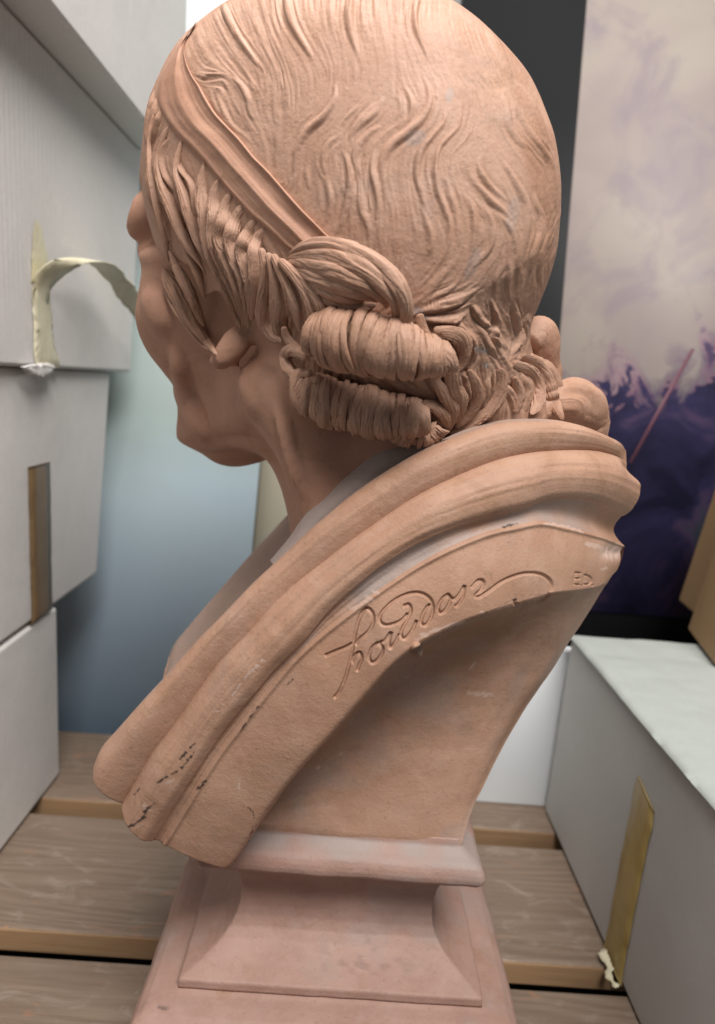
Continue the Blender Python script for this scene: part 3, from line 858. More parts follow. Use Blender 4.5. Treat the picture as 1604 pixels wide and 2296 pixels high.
def stroke(up, dn, pts, w, h, groove=.45, taper=(.25, .3), lean=0.0, blunt=False):
    """a raised strand of half-width w with grooves along its flanks; up/dn: sheets for ridges and cuts"""
    Q = np.asarray(pts, float)
    L = np.linalg.norm(np.diff(Q, axis=0), axis=1).sum()
    n = max(int(L * 2), 8)
    Q = catmull(Q, n)
    T = np.gradient(Q, axis=0); T /= np.linalg.norm(T, axis=1, keepdims=True) + 1e-9
    N = np.stack([-T[:, 1], T[:, 0]], -1)
    s = np.linspace(0, 1, n)
    tp = np.ones(n) if blunt else np.clip(s / taper[0], 0, 1)**.6 * np.clip((1 - s) / taper[1], 0, 1)**.6
    u = np.arange(-1.7, 1.7001, .5 / max(w, 1))
    wl = w * (.35 + .65 * tp)
    X = Q[:, None, 0] + N[:, None, 0] * u * wl[:, None]; Y = Q[:, None, 1] + N[:, None, 1] * u * wl[:, None]
    ridge_ = h * tp[:, None] * np.clip(1 - ((u - lean * .5) / (1))**2, 0, 1)[None, :] ** .8
    cut = -h * groove * tp[:, None] * (np.exp(-((np.abs(u) - 1.12) / .2)**2) * (1 + lean * np.sign(u)))[None, :]
    xi = np.clip(np.rint(X).astype(int), 0, 1603).ravel(); yi = np.clip(np.rint(Y).astype(int), 0, 2295).ravel()
    np.maximum.at(up, (yi, xi), ridge_.ravel().astype(np.float32))
    np.minimum.at(dn, (yi, xi), cut.ravel().astype(np.float32))

CROWN = [Z2(p_) for p_ in (
    [(790, 260), (770, 340), (700, 410), (650, 470), (630, 560), (630, 660), (650, 760), (690, 860), (720, 950), (715, 1030), (690, 1110), (660, 1180), (600, 1270)],
    [(690, 250), (670, 320), (600, 400), (540, 480), (515, 570), (515, 660), (540, 740), (560, 820), (590, 900)],
    [(540, 830), (575, 940), (600, 1030), (590, 1110), (565, 1150)],
    [(560, 30), (590, 110), (585, 200), (540, 290), (450, 370), (350, 450), (300, 550), (300, 650), (320, 760), (340, 830)],
    [(440, 80), (480, 180), (470, 280), (400, 350)],
    [(900, 520), (900, 600), (940, 680), (1000, 740), (1070, 800)],
    [(840, 680), (900, 720), (970, 800), (1050, 860), (1105, 930)],
    [(1050, 560), (1100, 650), (1150, 740), (1185, 830), (1190, 950), (1170, 1080), (1150, 1200), (1140, 1350)],
    [(1020, 100), (1060, 200), (1080, 330), (1130, 420), (1200, 480)],
    [(1110, 170), (1160, 290), (1220, 400), (1290, 490), (1340, 560), (1360, 680), (1370, 800), (1360, 900)],
    [(890, 30), (930, 80), (950, 150)],
    [(830, 760), (870, 860), (880, 960), (870, 1060), (850, 1160)],
    [(920, 820), (970, 920), (980, 1020), (950, 1110), (870, 1210)],
    [(1010, 880), (1080, 940), (1120, 1030), (1130, 1130)],
    [(1240, 750), (1260, 830), (1290, 900), (1290, 1000), (1250, 1120), (1220, 1250)],
    [(1360, 960), (1330, 1040), (1290, 1150), (1280, 1260), (1285, 1330)],
    [(740, 830), (770, 950), (770, 1050)],
    [(690, 640), (720, 760), (750, 870), (765, 970)],
    [(790, 1270), (740, 1340), (650, 1390), (520, 1450)],
    [(910, 1340), (800, 1390), (650, 1430), (540, 1490)],
    [(740, 1170), (690, 1240), (620, 1330), (560, 1400), (490, 1440)],
    [(1040, 1100), (1045, 1200), (1010, 1280), (1005, 1380)],
    [(180, 620), (165, 720), (175, 840), (210, 930), (220, 1010)],
    [(50, 480), (90, 560), (110, 680), (90, 800), (50, 930), (10, 1010)],
    [(250, 480), (240, 600), (270, 730), (280, 850), (250, 950)],
    [(290, 330), (220, 370), (150, 450), (120, 560), (130, 700)],
    [(310, 140), (250, 240), (170, 310), (110, 380), (90, 480)],
    [(350, 560), (340, 650), (360, 760)],
    [(1220, 40), (1280, 160), (1330, 300), (1370, 430), (1395, 560), (1410, 700), (1405, 830)],
    [(1160, 60), (1230, 200), (1290, 340), (1340, 460)],
    [(1000, 1430), (1040, 1480), (1090, 1530)],
    [(960, 1380), (930, 1440), (960, 1500), (1020, 1530)],
    [(1080, 1130), (1100, 1230), (1090, 1340), (1110, 1450)],
    [(1180, 1230), (1170, 1330), (1140, 1430), (1130, 1560)],
    [(1380, 820), (1370, 900), (1340, 1000)])]
CROWN += [Z1(p_) for p_ in (
    [(700, 20), (760, 80), (800, 160), (810, 240), (840, 290)],
    [(560, 60), (640, 50), (670, 100), (680, 160)],
    [(600, 120), (640, 220), (680, 310), (750, 380)],
    [(560, 130), (610, 240), (680, 330)],
    [(870, 20), (880, 90), (870, 150)],
    [(1600, 180), (1500, 300), (1450, 380), (1430, 470)],
    [(1340, 60), (1330, 160), (1270, 260), (1170, 350), (1110, 460), (1090, 560), (1080, 640)],
    [(1600, 330), (1520, 400), (1470, 500), (1480, 600), (1520, 700)],
    [(1400, 480), (1440, 600), (1430, 720), (1400, 820), (1390, 920)],
    [(1280, 620), (1300, 720), (1310, 800), (1290, 890), (1250, 960)],
    [(1500, 630), (1510, 760), (1520, 880), (1555, 960), (1550, 1020)],
    [(1380, 380), (1300, 450), (1270, 550), (1290, 650)],
    [(1160, 560), (1170, 650), (1180, 740)],
    [(1060, 640), (1070, 700), (1020, 760)],
    [(1440, 600), (1470, 760), (1450, 880), (1430, 980)])]
CROWN += [[(480, -40), (520, 60), (580, 150)], [(640, -60), (650, 40), (700, 130)], [(800, -70), (780, 30), (800, 120)], [(950, -60), (930, 40), (960, 130)], [(1080, 10), (1110, 90), (1150, 170)]]
TEMPLE = [Z1(p_) for p_ in (
    [(210, 110), (190, 200), (170, 320), (160, 440)], [(225, 160), (200, 300), (180, 430)], [(250, 240), (220, 330), (190, 440)],
    [(280, 350), (240, 450), (220, 560), (240, 680), (260, 780), (330, 870), (360, 950)],
    [(300, 400), (260, 500), (270, 600), (310, 690), (350, 760)],
    [(170, 560), (190, 700), (230, 830), (260, 960), (290, 1080)],
    [(210, 560), (215, 680), (250, 840), (290, 980), (310, 1090)],
    [(350, 560), (370, 700), (410, 800), (430, 900), (440, 980)],
    [(250, 640), (300, 760), (340, 850), (380, 960), (430, 1050)],
    [(330, 500), (380, 600), (450, 700), (470, 850), (470, 980)],
    [(440, 480), (500, 600), (520, 740), (540, 860)],
    [(400, 480), (430, 620), (490, 760), (510, 900), (520, 1010)],
    [(520, 620), (570, 740), (590, 840), (560, 950)],
    [(600, 690), (640, 780), (620, 880), (590, 960)],
    [(690, 800), (680, 880), (650, 930), (590, 970)],
    [(760, 890), (770, 950), (740, 1000), (760, 1060)])]
NAPE = [Z4(p_) for p_ in (
    [(450, 290), (560, 265), (660, 235), (740, 190)], [(470, 320), (560, 330), (650, 330), (690, 300)],
    [(540, 390), (620, 400), (680, 430), (700, 490), (690, 560), (650, 600)],
    [(570, 440), (600, 520), (630, 600), (640, 690), (680, 760), (680, 820), (640, 880)],
    [(540, 620), (590, 720), (640, 800), (620, 880)],
    [(720, 600), (760, 680), (760, 760), (720, 840), (660, 900)],
    [(660, 340), (700, 400), (740, 440), (740, 520), (700, 580)],
    [(760, 350), (800, 420), (830, 480), (870, 540)],
    [(880, 580), (890, 660), (860, 760), (790, 840), (700, 900), (630, 940)],
    [(950, 560), (1050, 600), (1090, 680), (1090, 780), (1060, 830)],
    [(1000, 520), (1090, 580), (1140, 660), (1170, 760), (1220, 870)],
    [(900, 680), (950, 740), (960, 820)], [(1000, 620), (1040, 720), (1020, 820)], [(960, 640), (990, 730), (980, 830)],
    [(840, 220), (870, 320), (860, 420), (900, 480)], [(960, 220), (970, 330), (990, 430), (950, 520)], [(1040, 300), (1020, 400), (1000, 470)],
    [(740, 250), (790, 330), (850, 370)], [(760, 300), (820, 370), (880, 420)], [(640, 620), (700, 640), (720, 720), (700, 800)], [(820, 640), (800, 720), (760, 790)],
    [(1100, 600), (1150, 720), (1160, 820)], [(470, 830), (560, 860), (620, 900)], [(470, 800), (560, 800), (610, 850)])]
FLOWX = [[(600, 560), (640, 640), (620, 740)], [(560, 560), (580, 650), (560, 740)]]

# direction field of the strands, then fine combed lines along it
def flow_field(groups, step=8, h0=0, h1=1000):
    pts, tan = [], []
    for g in groups:
        for st_ in g:
            q = catmull(st_, 14); t = np.gradient(q, axis=0)
            a = np.arctan2(t[:, 1], t[:, 0]); pts.append(q); tan.append(np.stack([np.cos(2 * a), np.sin(2 * a)], -1))
    pts = np.vstack(pts); tan = np.vstack(tan)
    gx = np.arange(0, 1604, step); gy = np.arange(h0, h1, step)
    X, Y = np.meshgrid(gx, gy); Q = np.stack([X.ravel(), Y.ravel()], -1)
    out = np.zeros((len(Q), 2))
    for i in range(0, len(Q), 4000):
        d2 = ((Q[i:i + 4000, None] - pts[None])**2).sum(-1)
        w = 1 / (d2 + 80.)**1.7
        out[i:i + 4000] = w @ tan
    a = np.arctan2(out[:, 1], out[:, 0]) / 2
    # pick the downward sense so that the lines can be followed
    vx, vy = np.cos(a), np.sin(a); s = np.where(vy < 0, -1, 1)
    return (vx * s).reshape(X.shape), (vy * s).reshape(X.shape), step
def comb_lines(field, grain, length, seed, h=1000, st=1):
    vx, vy, step = field
    r_ = np.random.RandomState(seed)
    nz = r_.rand(h // grain + 3, 1604 // grain + 3).astype(np.float32)
    Y, X = np.mgrid[0:h:st, 0:1604:st]
    P0 = np.stack([X.ravel(), Y.ravel()], -1).astype(np.float32)
    acc = bil(nz, P0 / grain); n = 1
    for sg in (1, -1):
        P = P0.copy()
        for k in range(length):
            fx = vx[np.clip((P[:, 1] / step).astype(int), 0, vx.shape[0] - 1), np.clip((P[:, 0] / step).astype(int), 0, vx.shape[1] - 1)]
            fy = vy[np.clip((P[:, 1] / step).astype(int), 0, vx.shape[0] - 1), np.clip((P[:, 0] / step).astype(int), 0, vx.shape[1] - 1)]
            P[:, 0] += sg * fx * 3; P[:, 1] += sg * fy * 3
            acc += bil(nz, P / grain); n += 1
    a = (acc / n).reshape(X.shape)
    return (a - a.mean()) / a.std()
FIELD = flow_field([CROWN, TEMPLE, NAPE, FLOWX])
LIC_F = comb_lines(FIELD, 3, 9, 11)
LIC_C = comb_lines(FIELD, 8, 30, 12, st=2)

up, dn = sheet(), sheet()
r_ = np.random.RandomState(21)
def slen(st_): return np.linalg.norm(np.diff(np.asarray(st_, float), axis=0), axis=1).sum()
def side_strands(st_, n, reach, w, h):
    """finer strands running beside a main one"""
    q = catmull(st_, 30); t = np.gradient(q, axis=0); t /= np.linalg.norm(t, axis=1, keepdims=True)
    nn = np.stack([-t[:, 1], t[:, 0]], -1)
    for _ in range(n):
        a0 = r_.randint(0, 6); a1 = r_.randint(22, 30)
        off = r_.uniform(.35, 1) * reach * r_.choice([-1, 1]); drift = r_.uniform(-.4, .4) * reach
        k = np.linspace(0, 1, a1 - a0)[:, None]
        stroke(up, dn, q[a0:a1] + nn[a0:a1] * (off + drift * k), w * r_.uniform(.7, 1.2), h * r_.uniform(.6, 1.2), .45, (.4, .45), r_.choice([-.6, .6]))
for i, st_ in enumerate(CROWN):
    L_ = slen(st_)
    stroke(up, dn, st_, min(8 + 5 * r_.rand(), L_ / 14), min(.0011 + .0005 * r_.rand(), L_ * 7e-6), .35, (.4, .5), r_.choice([-.5, .5]))
    side_strands(st_, 4, 30, 3.2, .00042)
for st_ in TEMPLE[:10]:
    stroke(up, dn, st_, 5 + 2 * r_.rand(), .0016 + .0006 * r_.rand(), .8, lean=r_.choice([-.5, .5]))
    side_strands(st_, 3, 12, 2.6, .0009)
for st_ in NAPE:
    stroke(up, dn, st_, 8 + 4 * r_.rand(), .0014 + .0007 * r_.rand(), .7, lean=r_.choice([-.5, .5]))
    side_strands(st_, 4, 16, 3.2, .0012)
HAIR_R = blur(up + dn, 2)

# ------------------------------------------------------------------ depth look-ups of the base forms
def depth_map(V, cell=4):
    p_ = proj(V); z = (V - CO) @ FC
    w, h = 1604 // cell + 2, 2296 // cell + 2
    D = np.full((h, w), 9.0)
    xi = np.rint(p_[:, 0] / cell).astype(int); yi = np.rint(p_[:, 1] / cell).astype(int)
    m = (xi >= 0) & (xi < w) & (yi >= 0) & (yi < h)
    np.minimum.at(D, (yi[m], xi[m]), z[m])
    return D
def fill(D, n):
    for _ in range(n):
        m = D > 5
        E = np.pad(D, 1, constant_values=9.0)
        nb = np.minimum.reduce([E[1:-1, :-2], E[1:-1, 2:], E[:-2, 1:-1], E[2:, 1:-1]])
        D = np.where(m, nb, D)
    return D
def near_filter(D, n):
    for _ in range(n):
        E = np.pad(D, 1, constant_values=9.0)
        D = np.minimum.reduce([E[1:-1, 1:-1], E[1:-1, :-2], E[1:-1, 2:], E[:-2, 1:-1], E[2:, 1:-1]])
    return D
FV = FACE_V
DM_CAP = near_filter(depth_map(CAP_G.reshape(-1, 3)), 1)
# subdivide the face points for an even look-up
FM = FV[FACE_F].mean(1); FE = (FV[FACE_F] + FM[:, None]).reshape(-1, 3) / 2
DM_FACE = near_filter(depth_map(np.vstack([FV, FM, FE])), 2)
DM_ALL = fill(np.minimum(DM_CAP, DM_FACE), 12)
def on_map(px, py, D=None, lift=0.0):
    D = DM_ALL if D is None else D
    p_ = np.stack([np.asarray(px, float), np.asarray(py, float)], -1)
    z = bil(D, p_ / 4) - lift
    d = ray(p_[:, 0], p_[:, 1])
    return CO + d * z[:, None]

def displace(G, shape, R, wl=.28):
    N = grid_normals(G.reshape(*shape, 3)).reshape(-1, 3)
    P = G.reshape(-1, 3)
    c = (N * to_cam(P)).sum(-1)
    N = N * np.sign(c)[:, None]
    w = np.clip(np.abs(c) / wl, 0, 1)
    return P + N * (R(P, proj(P)) * w)[:, None]

# ---- hair cap
hair = None
def cap_relief(P, p_):
    m = vnoise(P, 45)
    lowmask = sstep(660, 760, p_[:, 1])
    v = bil(HAIR_R, p_)
    v += bil(LIC_F, p_) * (.00004 + .00007 * m + .00012 * lowmask)
    v += bil(LIC_C, p_ / 2) * (.00008 * sstep(.35, .75, m) + .00004 + .00030 * lowmask)
    v += (vnoise(P, 60) - .5) * .0008 + (vnoise(P, 25) - .5) * .0022
    return v
cap_v = displace(CAP_G, (CAPN, CAPN), cap_relief)
# cap faces that would stand over the face skin are left off
cq = to_head(cap_v); cp = proj(cap_v)
hidef = (cq[:, 2] < np.where(cq[:, 0] > .022, .004, -.010) + .006 * vnoise(cap_v, 90)) & (cq[:, 0] > -.030) | (cq[:, 0] > .066) & (cq[:, 2] < .05)
FQ = grid_faces(CAPN, CAPN)
FQ = FQ[~hidef[FQ].all(1)]
zero = lambda n: np.zeros(n)
def patches(V, spots):
    """soft-edged worn spots: (x, y, rx, ry, angle, strength) on the sheet"""
    p_ = proj(V); out = np.zeros(len(V))
    nz = vnoise(V, 330) * .5 + vnoise(V, 120) * .5
    for x, y, rx, ry, a, s in spots:
        ca_, sa_ = math.cos(math.radians(a)), math.sin(math.radians(a))
        dx, dy = p_[:, 0] - x, p_[:, 1] - y
        u = (dx * ca_ + dy * sa_) / rx; v = (-dx * sa_ + dy * ca_) / ry
        out = np.maximum(out, s * (1 - sstep(.75, 1.1, np.sqrt(u * u + v * v) + (nz - .5) * .8)))
    return out
cap_dust = patches(cap_v, [(930, 310, 26, 17, -25, .45), (1008, 213, 9, 17, 10, .5), (1080, 785, 20, 8, 10, .8), (1090, 820, 10, 8, 0, .7), (940, 700, 30, 10, 40, .6), (1150, 480, 14, 40, 10, .35), (1060, 590, 14, 40, 20, .35)])
hair = mesh_obj('hair', cap_v, FQ, TC_HAIR, bust, attrs={'dust_shade': cap_dust, 'pale': zero(len(cap_v)), 'black': zero(len(cap_v))})
hair['label'] = 'combed wavy hair in low relief over the crown'
far = fit_cap(fit_cap(cap_points(90, math.radians(66), True)), _ref2)
mesh_obj('far_hair', far, grid_faces(90, 90)[:, ::-1], TC_HAIR, bust)

# ---- face, ear, neck
fu, fd = sheet(), sheet()
for st_, w, h, g in (([(388, 770), (404, 840), (420, 900), (446, 965), (478, 1002)], 20, .0046, .7), ([(368, 740), (388, 820), (402, 890), (420, 950)], 8, .0016, .8),
                     ([(618, 900), (636, 955), (650, 1010), (668, 1065), (690, 1130)], 16, .0040, .6), ([(440, 1008), (500, 998), (556, 996), (600, 1018), (632, 1060)], 13, .0030, .7),
                     ([(490, 850), (525, 885), (535, 930), (505, 965)], 44, .0026, .05), ([(335, 640), (350, 700), (372, 760)], 30, .0030, .2)):
    stroke(fu, fd, st_, w, h, g)
FACE_R = blur(fu + fd, 12) * 1.0
def face_obj():
    me_n = np.zeros_like(FV)
    a, b, c, d = (FV[FACE_F[:, i]] for i in range(4))
    fn = np.cross(c - a, d - b)
    for i in range(4): np.add.at(me_n, FACE_F[:, i], fn)
    me_n /= np.linalg.norm(me_n, axis=1, keepdims=True) + 1e-12
    c_ = (me_n * to_cam(FV)).sum(-1)
    q = to_head(FV); outward = (me_n * (FV - HO)).sum(-1).mean()
    if outward < 0: me_n = -me_n; c_ = -c_
    w = np.clip(c_ / .3, 0, 1)
    V = FV + me_n * (bil(FACE_R, proj(FV)) * w + (vnoise(FV, 55) - .5) * .0007)[:, None]
    return mesh_obj('face_and_neck', V, FACE_F, TC_SKIN, bust)
face = face_obj()
ss = face.modifiers.new('smooth', 'SMOOTH'); ss.factor = .5; ss.iterations = 3

# ------------------------------------------------------------------ ribbon round the head
RB_HI = [(441, 46), (420, 80), (413, 110), (420, 142)] + Z1([(455, 15), (500, 80), (550, 170), (610, 260), (690, 345), (760, 420), (840, 520), (920, 600), (1000, 690), (1060, 760), (1150, 860), (1230, 940), (1310, 1020), (1400, 1085)])
RB_LO = [(437, 58), (404, 97), (376, 140), (357, 180)] + Z1([(232, 170), (270, 270), (340, 370), (430, 460), (520, 560), (620, 680), (700, 770), (790, 870), (880, 950), (950, 1015), (1020, 1080), (1090, 1120), (1160, 1150)])
def ribbon():
    ns, nt = 260, 44
    hi_, lo_ = catmull(RB_HI, ns), catmull(RB_LO, ns)
    t = np.linspace(0, 1, nt)
    prof = np.interp(t, [0, .03, .07, .16, .34, .44, .52, .66, .80, .90, .955, .985, 1],
                     [-2.5, .3, 1.5, 1.1, 1.9, 3.0, 2.3, .7, .2, .7, 2.3, 1.6, -2.5]) * .001
    prof = np.convolve(np.pad(prof, 1, 'edge'), [.2, .6, .2], 'valid')
    X = lo_[:, None] * (1 - t)[None, :, None] + hi_[:, None] * t[None, :, None]
    P = on_map(X[..., 0].ravel(), X[..., 1].ravel(), DMC_S)
    s = np.repeat(np.linspace(0, 1, ns), nt)
    h = np.tile(prof, ns) + (vnoise(np.stack([s * 18, np.tile(t, ns) * 3, s * 0], -1), 1) - .5) * .0006 + (vnoise(np.stack([s * 6, np.tile(t, ns) * 26, s * 0], -1), 1) - .5) * .00035
    G = (P + to_cam(P) * h[:, None]).reshape(ns, nt, 3)
    return G
def smooth_map(D, n):
    E = np.where(D > 5, np.nan, D)
    m = np.isnan(E)
    E = np.where(m, np.nanmax(E), E)
    return blur(E.astype(np.float32), n)
DMC_S = smooth_map(fill(DM_CAP, 8), 3)
RG = ribbon()
rb = mesh_obj('ribbon', RG.reshape(-1, 3), grid_faces(*RG.shape[:2])[:, ::-1], TC_SKIN, bust)
rb['label'] = 'flat creased ribbon running down behind the temple'

# ------------------------------------------------------------------ hair locks and rolled curls
def frames(P, hint):
    T = np.gradient(P, axis=0); T /= np.linalg.norm(T, axis=1, keepdims=True) + 1e-12
    A = hint - (hint * T).sum(-1, keepdims=True) * T
    A /= np.linalg.norm(A, axis=1, keepdims=True) + 1e-12
    return T, A, np.cross(T, A)
def sweep(P, rad, hint, L, flat, ribs, amp, seed, name, parent, mat=None, warp=.9, dens=1.0, tip=.04):
    """closed ribbed tube along P with radius rad, flattened along hint"""
    n = len(P)
    T, A, B = frames(P, hint)
    na = int(np.clip((rad.max() / .0002) * 4.1 * dens, 30, 140))
    ph = np.linspace(0, 2 * math.pi, na, endpoint=False)
    s = np.linspace(0, 1, n)[:, None]
    cs = np.stack([np.broadcast_to(np.cos(ph)[None] * .8, (n, na)), np.broadcast_to(np.sin(ph)[None] * .8, (n, na)), np.broadcast_to(s * 3, (n, na))], -1).reshape(-1, 3)
    nz = (vnoise(cs + seed * 7.3, 1.7) - .5).reshape(n, na); nz2 = (vnoise(cs + seed * 3.1 + 40, 5) - .5).reshape(n, na)
    x = ph[None] * ribs / (2 * math.pi) + nz * warp + .5 * np.sin(s * 5 + seed)
    am = .35 + 1.3 * np.clip(nz2 + .5, 0, 1)
    f = am * (amp * (ridge(x) - .6) + amp * .5 * (ridge(x * 2.37 + nz2 * .8 + .3) - .6)) + nz * .26
    endt = np.sqrt(np.clip(1 - ((np.clip(s, 0, tip) - tip) / tip)**2, 0.02, 1)) * np.sqrt(np.clip(1 - ((np.clip(s, 1 - tip, 1) - 1 + tip) / tip)**2, 0.02, 1))
    rr = rad[:, None] * (1 + f) * endt
    G = P[:, None] + (A[:, None] * (np.cos(ph) * flat)[None, :, None] + B[:, None] * np.sin(ph)[None, :, None]) * rr[..., None]
    Vv = np.vstack([G.reshape(-1, 3), P[:1], P[-1:]])
    k = n * na
    i = np.arange(na); j = (i + 1) % na
    tri = np.vstack([np.stack([np.full(na, k), j, i], -1), np.stack([np.full(na, k + 1), (n - 1) * na + i, (n - 1) * na + j], -1)])
    fq = grid_faces(n, na, True)
    allf = np.vstack([np.stack([fq[:, 0], fq[:, 1], fq[:, 2]], -1), np.stack([fq[:, 0], fq[:, 2], fq[:, 3]], -1), tri])
    return mesh_obj(name, Vv, allf, mat or TC_HAIR, parent or hair)
def lay(pts, lift, depth=None, dens=1.0):
    Q = np.array([(*p_, 0.0)[:4] for p_ in pts], float)
    L = np.linalg.norm(np.diff(Q[:, :2], axis=0), axis=1).sum()
    n = int(max(24, L * .6 * dens))
    q = catmull(Q, n)
    R = np.maximum(q[:, 2], .6)
    if depth is None: P = on_map(q[:, 0], q[:, 1], DM_SM)
    else: P = at_y(q[:, 0], q[:, 1], np.interp(np.linspace(0, 1, n), np.linspace(0, 1, len(depth)), depth))
    P = P + to_cam(P) * ((lift + q[:, 3]) * .001)[:, None]
    for _ in range(6): P[1:-1] = (P[:-2] + 2 * P[1:-1] + P[2:]) / 4
    return P, R * ((P - CO) @ FC) / FOC, L
def lock(pts, lift=4., flat=.75, ribs=9, amp=.20, seed=0, name='hair_lock', parent=None, mat=None, depth=None, dens=1.0, warp=1.2):
    """tapered ribbed strand: pts = (x, y, half-width[, extra lift mm]) on the sheet, laid on the head below it"""
    P, rad, L = lay(pts, lift, depth, dens)
    return sweep(P, rad, to_cam(P), L, flat, ribs, amp, seed, name, parent, mat, warp, dens)
def roll(pts, lift, step, half, seed, turn=(-115, 125), slant=10., name='rolled_curl'):
    """a horizontal curl: a core wound about with overlapping ribbed tresses"""
    rr_ = np.random.RandomState(seed)
    P, rad, L = lay(pts, lift, None, 1.0)
    core = sweep(P, rad * .80, to_cam(P), L, .9, 9, .05, seed, name, hair)
    T, A, B = frames(P, to_cam(P))
    n = len(P); pxm = (P - CO) @ FC / FOC
    pos = 6.
    while pos < L - 4:
        k = int(pos / L * (n - 1)); w = half * rr_.choice([.45, .6, .8, 1.1, 1.3])
        R_ = rad[k] * rr_.uniform(.90, 1.04) - w * pxm[k] * .22
        a0, a1 = turn[0] + rr_.uniform(-12, 25), turn[1] + rr_.uniform(-45, 10)
        ph = np.radians(np.linspace(a0, a1, 54)); u = np.linspace(-1, 1, 54)
        sl = (slant * rr_.uniform(.2, 2.0) * u + rr_.uniform(-8, 8) * np.sin(u * 3)) * pxm[k]
        rv = R_ * (1 + .05 * np.sin(u * 4 + rr_.rand() * 6))
        C_ = P[k] + T[k] * sl[:, None]
        rdir = A[k] * np.cos(ph)[:, None] + B[k] * np.sin(ph)[:, None]
        pth = C_ + rdir * rv[:, None]
        wd = w * pxm[k] * (np.clip((1 - u) / .5, .25, 1)**.5) * (np.clip((1 + u) / .3, .4, 1)**.5)
        sweep(pth, wd, rdir, 60., .40, int(rr_.choice([9, 10, 12])), .30, seed * 10 + int(pos), 'curl_tress', core, None, 1.8, 1.1, .06)
        pos += step * rr_.uniform(.35, .95)
    return core
DM_SM = smooth_map(DM_ALL, 4)
def z3r(pts): return [(269.2 + .3596 * p_[0], 577. + .3596 * p_[1], p_[2] * .3596, *(p_[3:])) for p_ in pts]
def z4r(pts): return [(750. + .4196 * p_[0], 577. + .4196 * p_[1], p_[2] * .4196, *(p_[3:])) for p_ in pts]
def z1r(pts): return [(269.2 + .3596 * p_[0], 163.5 + .3596 * p_[1], p_[2] * .3596, *(p_[3:])) for p_ in pts]

# in front of the ear
lock(z3r([(270, 60, 6, -2), (300, 130, 40), (345, 200, 54), (395, 290, 52), (450, 390, 46), (510, 480, 34), (560, 550, 20), (606, 612, 6)]), 2.5, .5, 11, .22, 1)
lock(z3r([(345, 40, 26), (395, 140, 34), (450, 250, 34), (490, 350, 26), (525, 430, 10)]), 3.0, .5, 9, .22, 2)
lock(z3r([(262, 100, 10), (290, 210, 16), (350, 330, 20), (425, 430, 20), (490, 520, 16), (560, 580, 6)]), 3.2, .6, 5, .22, 3)
# temple strands that fall freely
lock(z1r([(215, 250, 10, -3), (190, 340, 12, -1), (180, 480, 14, -.5), (195, 640, 24), (230, 810, 28), (265, 960, 26), (292, 1100, 16), (305, 1180, 4)]), 1.4, .5, 7, .2, 4)
lock(z1r([(300, 335, 12, -3), (238, 520, 20, -.5), (255, 680, 30), (315, 830, 34), (370, 960, 34), (430, 1080, 28), (500, 1190, 12), (540, 1260, 4)]), 1.6, .5, 9, .2, 5)
lock(z1r([(385, 425, 12, -3), (350, 600, 22, -.5), (400, 760, 34), (440, 900, 36), (480, 1030, 32), (530, 1140, 20), (570, 1220, 5)]), 1.8, .45, 9, .2, 6)
lock(z1r([(360, 1000, 6, -2), (420, 1100, 22), (470, 1220, 26), (510, 1330, 18), (530, 1410, 5)]), 1.2, .5, 8, .2, 7)
lock(z1r([(300, 1090, 6, -2), (350, 1200, 24), (400, 1310, 26), (430, 1390, 8)]), .8, .5, 8, .2, 8)
# wavy tresses from the ribbon down over the ear
EAR = (([(560, 530, 14, -4), (525, 640, 22, -1.5), (512, 740, 25), (530, 880, 28), (545, 1020, 28), (565, 1110, 26), (612, 1230, 24), (662, 1340, 22), (712, 1470, 16), (752, 1592, 5)], 2.6),
       ([(655, 640, 16, -4), (610, 730, 24, -1.5), (590, 810, 27), (592, 900, 30), (585, 1010, 32), (620, 1120, 32), (670, 1240, 30), (715, 1350, 26), (750, 1460, 19), (778, 1575, 5)], 3.4),
       ([(740, 735, 16, -4), (685, 800, 26, -1.5), (662, 860, 29), (650, 940, 32), (630, 1030, 34), (665, 1130, 34), (715, 1250, 32), (750, 1360, 28), (776, 1480, 19), (792, 1595, 5)], 4.2),
       ([(820, 825, 16, -4), (760, 870, 24, -1.5), (726, 925, 27), (702, 990, 30), (692, 1060, 32), (722, 1150, 32), (768, 1260, 30), (790, 1370, 26), (800, 1480, 18), (802, 1595, 5)], 4.6),
       ([(900, 905, 16, -4), (840, 950, 22, -1.5), (802, 1000, 25), (776, 1050, 28), (762, 1120, 30), (792, 1210, 30), (820, 1320, 27), (826, 1430, 22), (816, 1545, 5)], 5.0),
       ([(970, 975, 16, -4), (900, 1000, 20, -1.5), (858, 1045, 24), (836, 1110, 26), (842, 1220, 28), (852, 1330, 25), (842, 1440, 18), (822, 1545, 5)], 5.2))
for i, (pts, lf) in enumerate(EAR):
    lf_ = [-2.6, -.9, .6] + [lf - .8 + 2.2 * k / len(pts) for k in range(3, len(pts))]
    lock(z1r([(p_[0], p_[1], p_[2] * 1.5, lf_[k]) for k, p_ in enumerate(pts)]), 0, .30, 12 + i % 3, .26, 9 + i, warp=2.2)
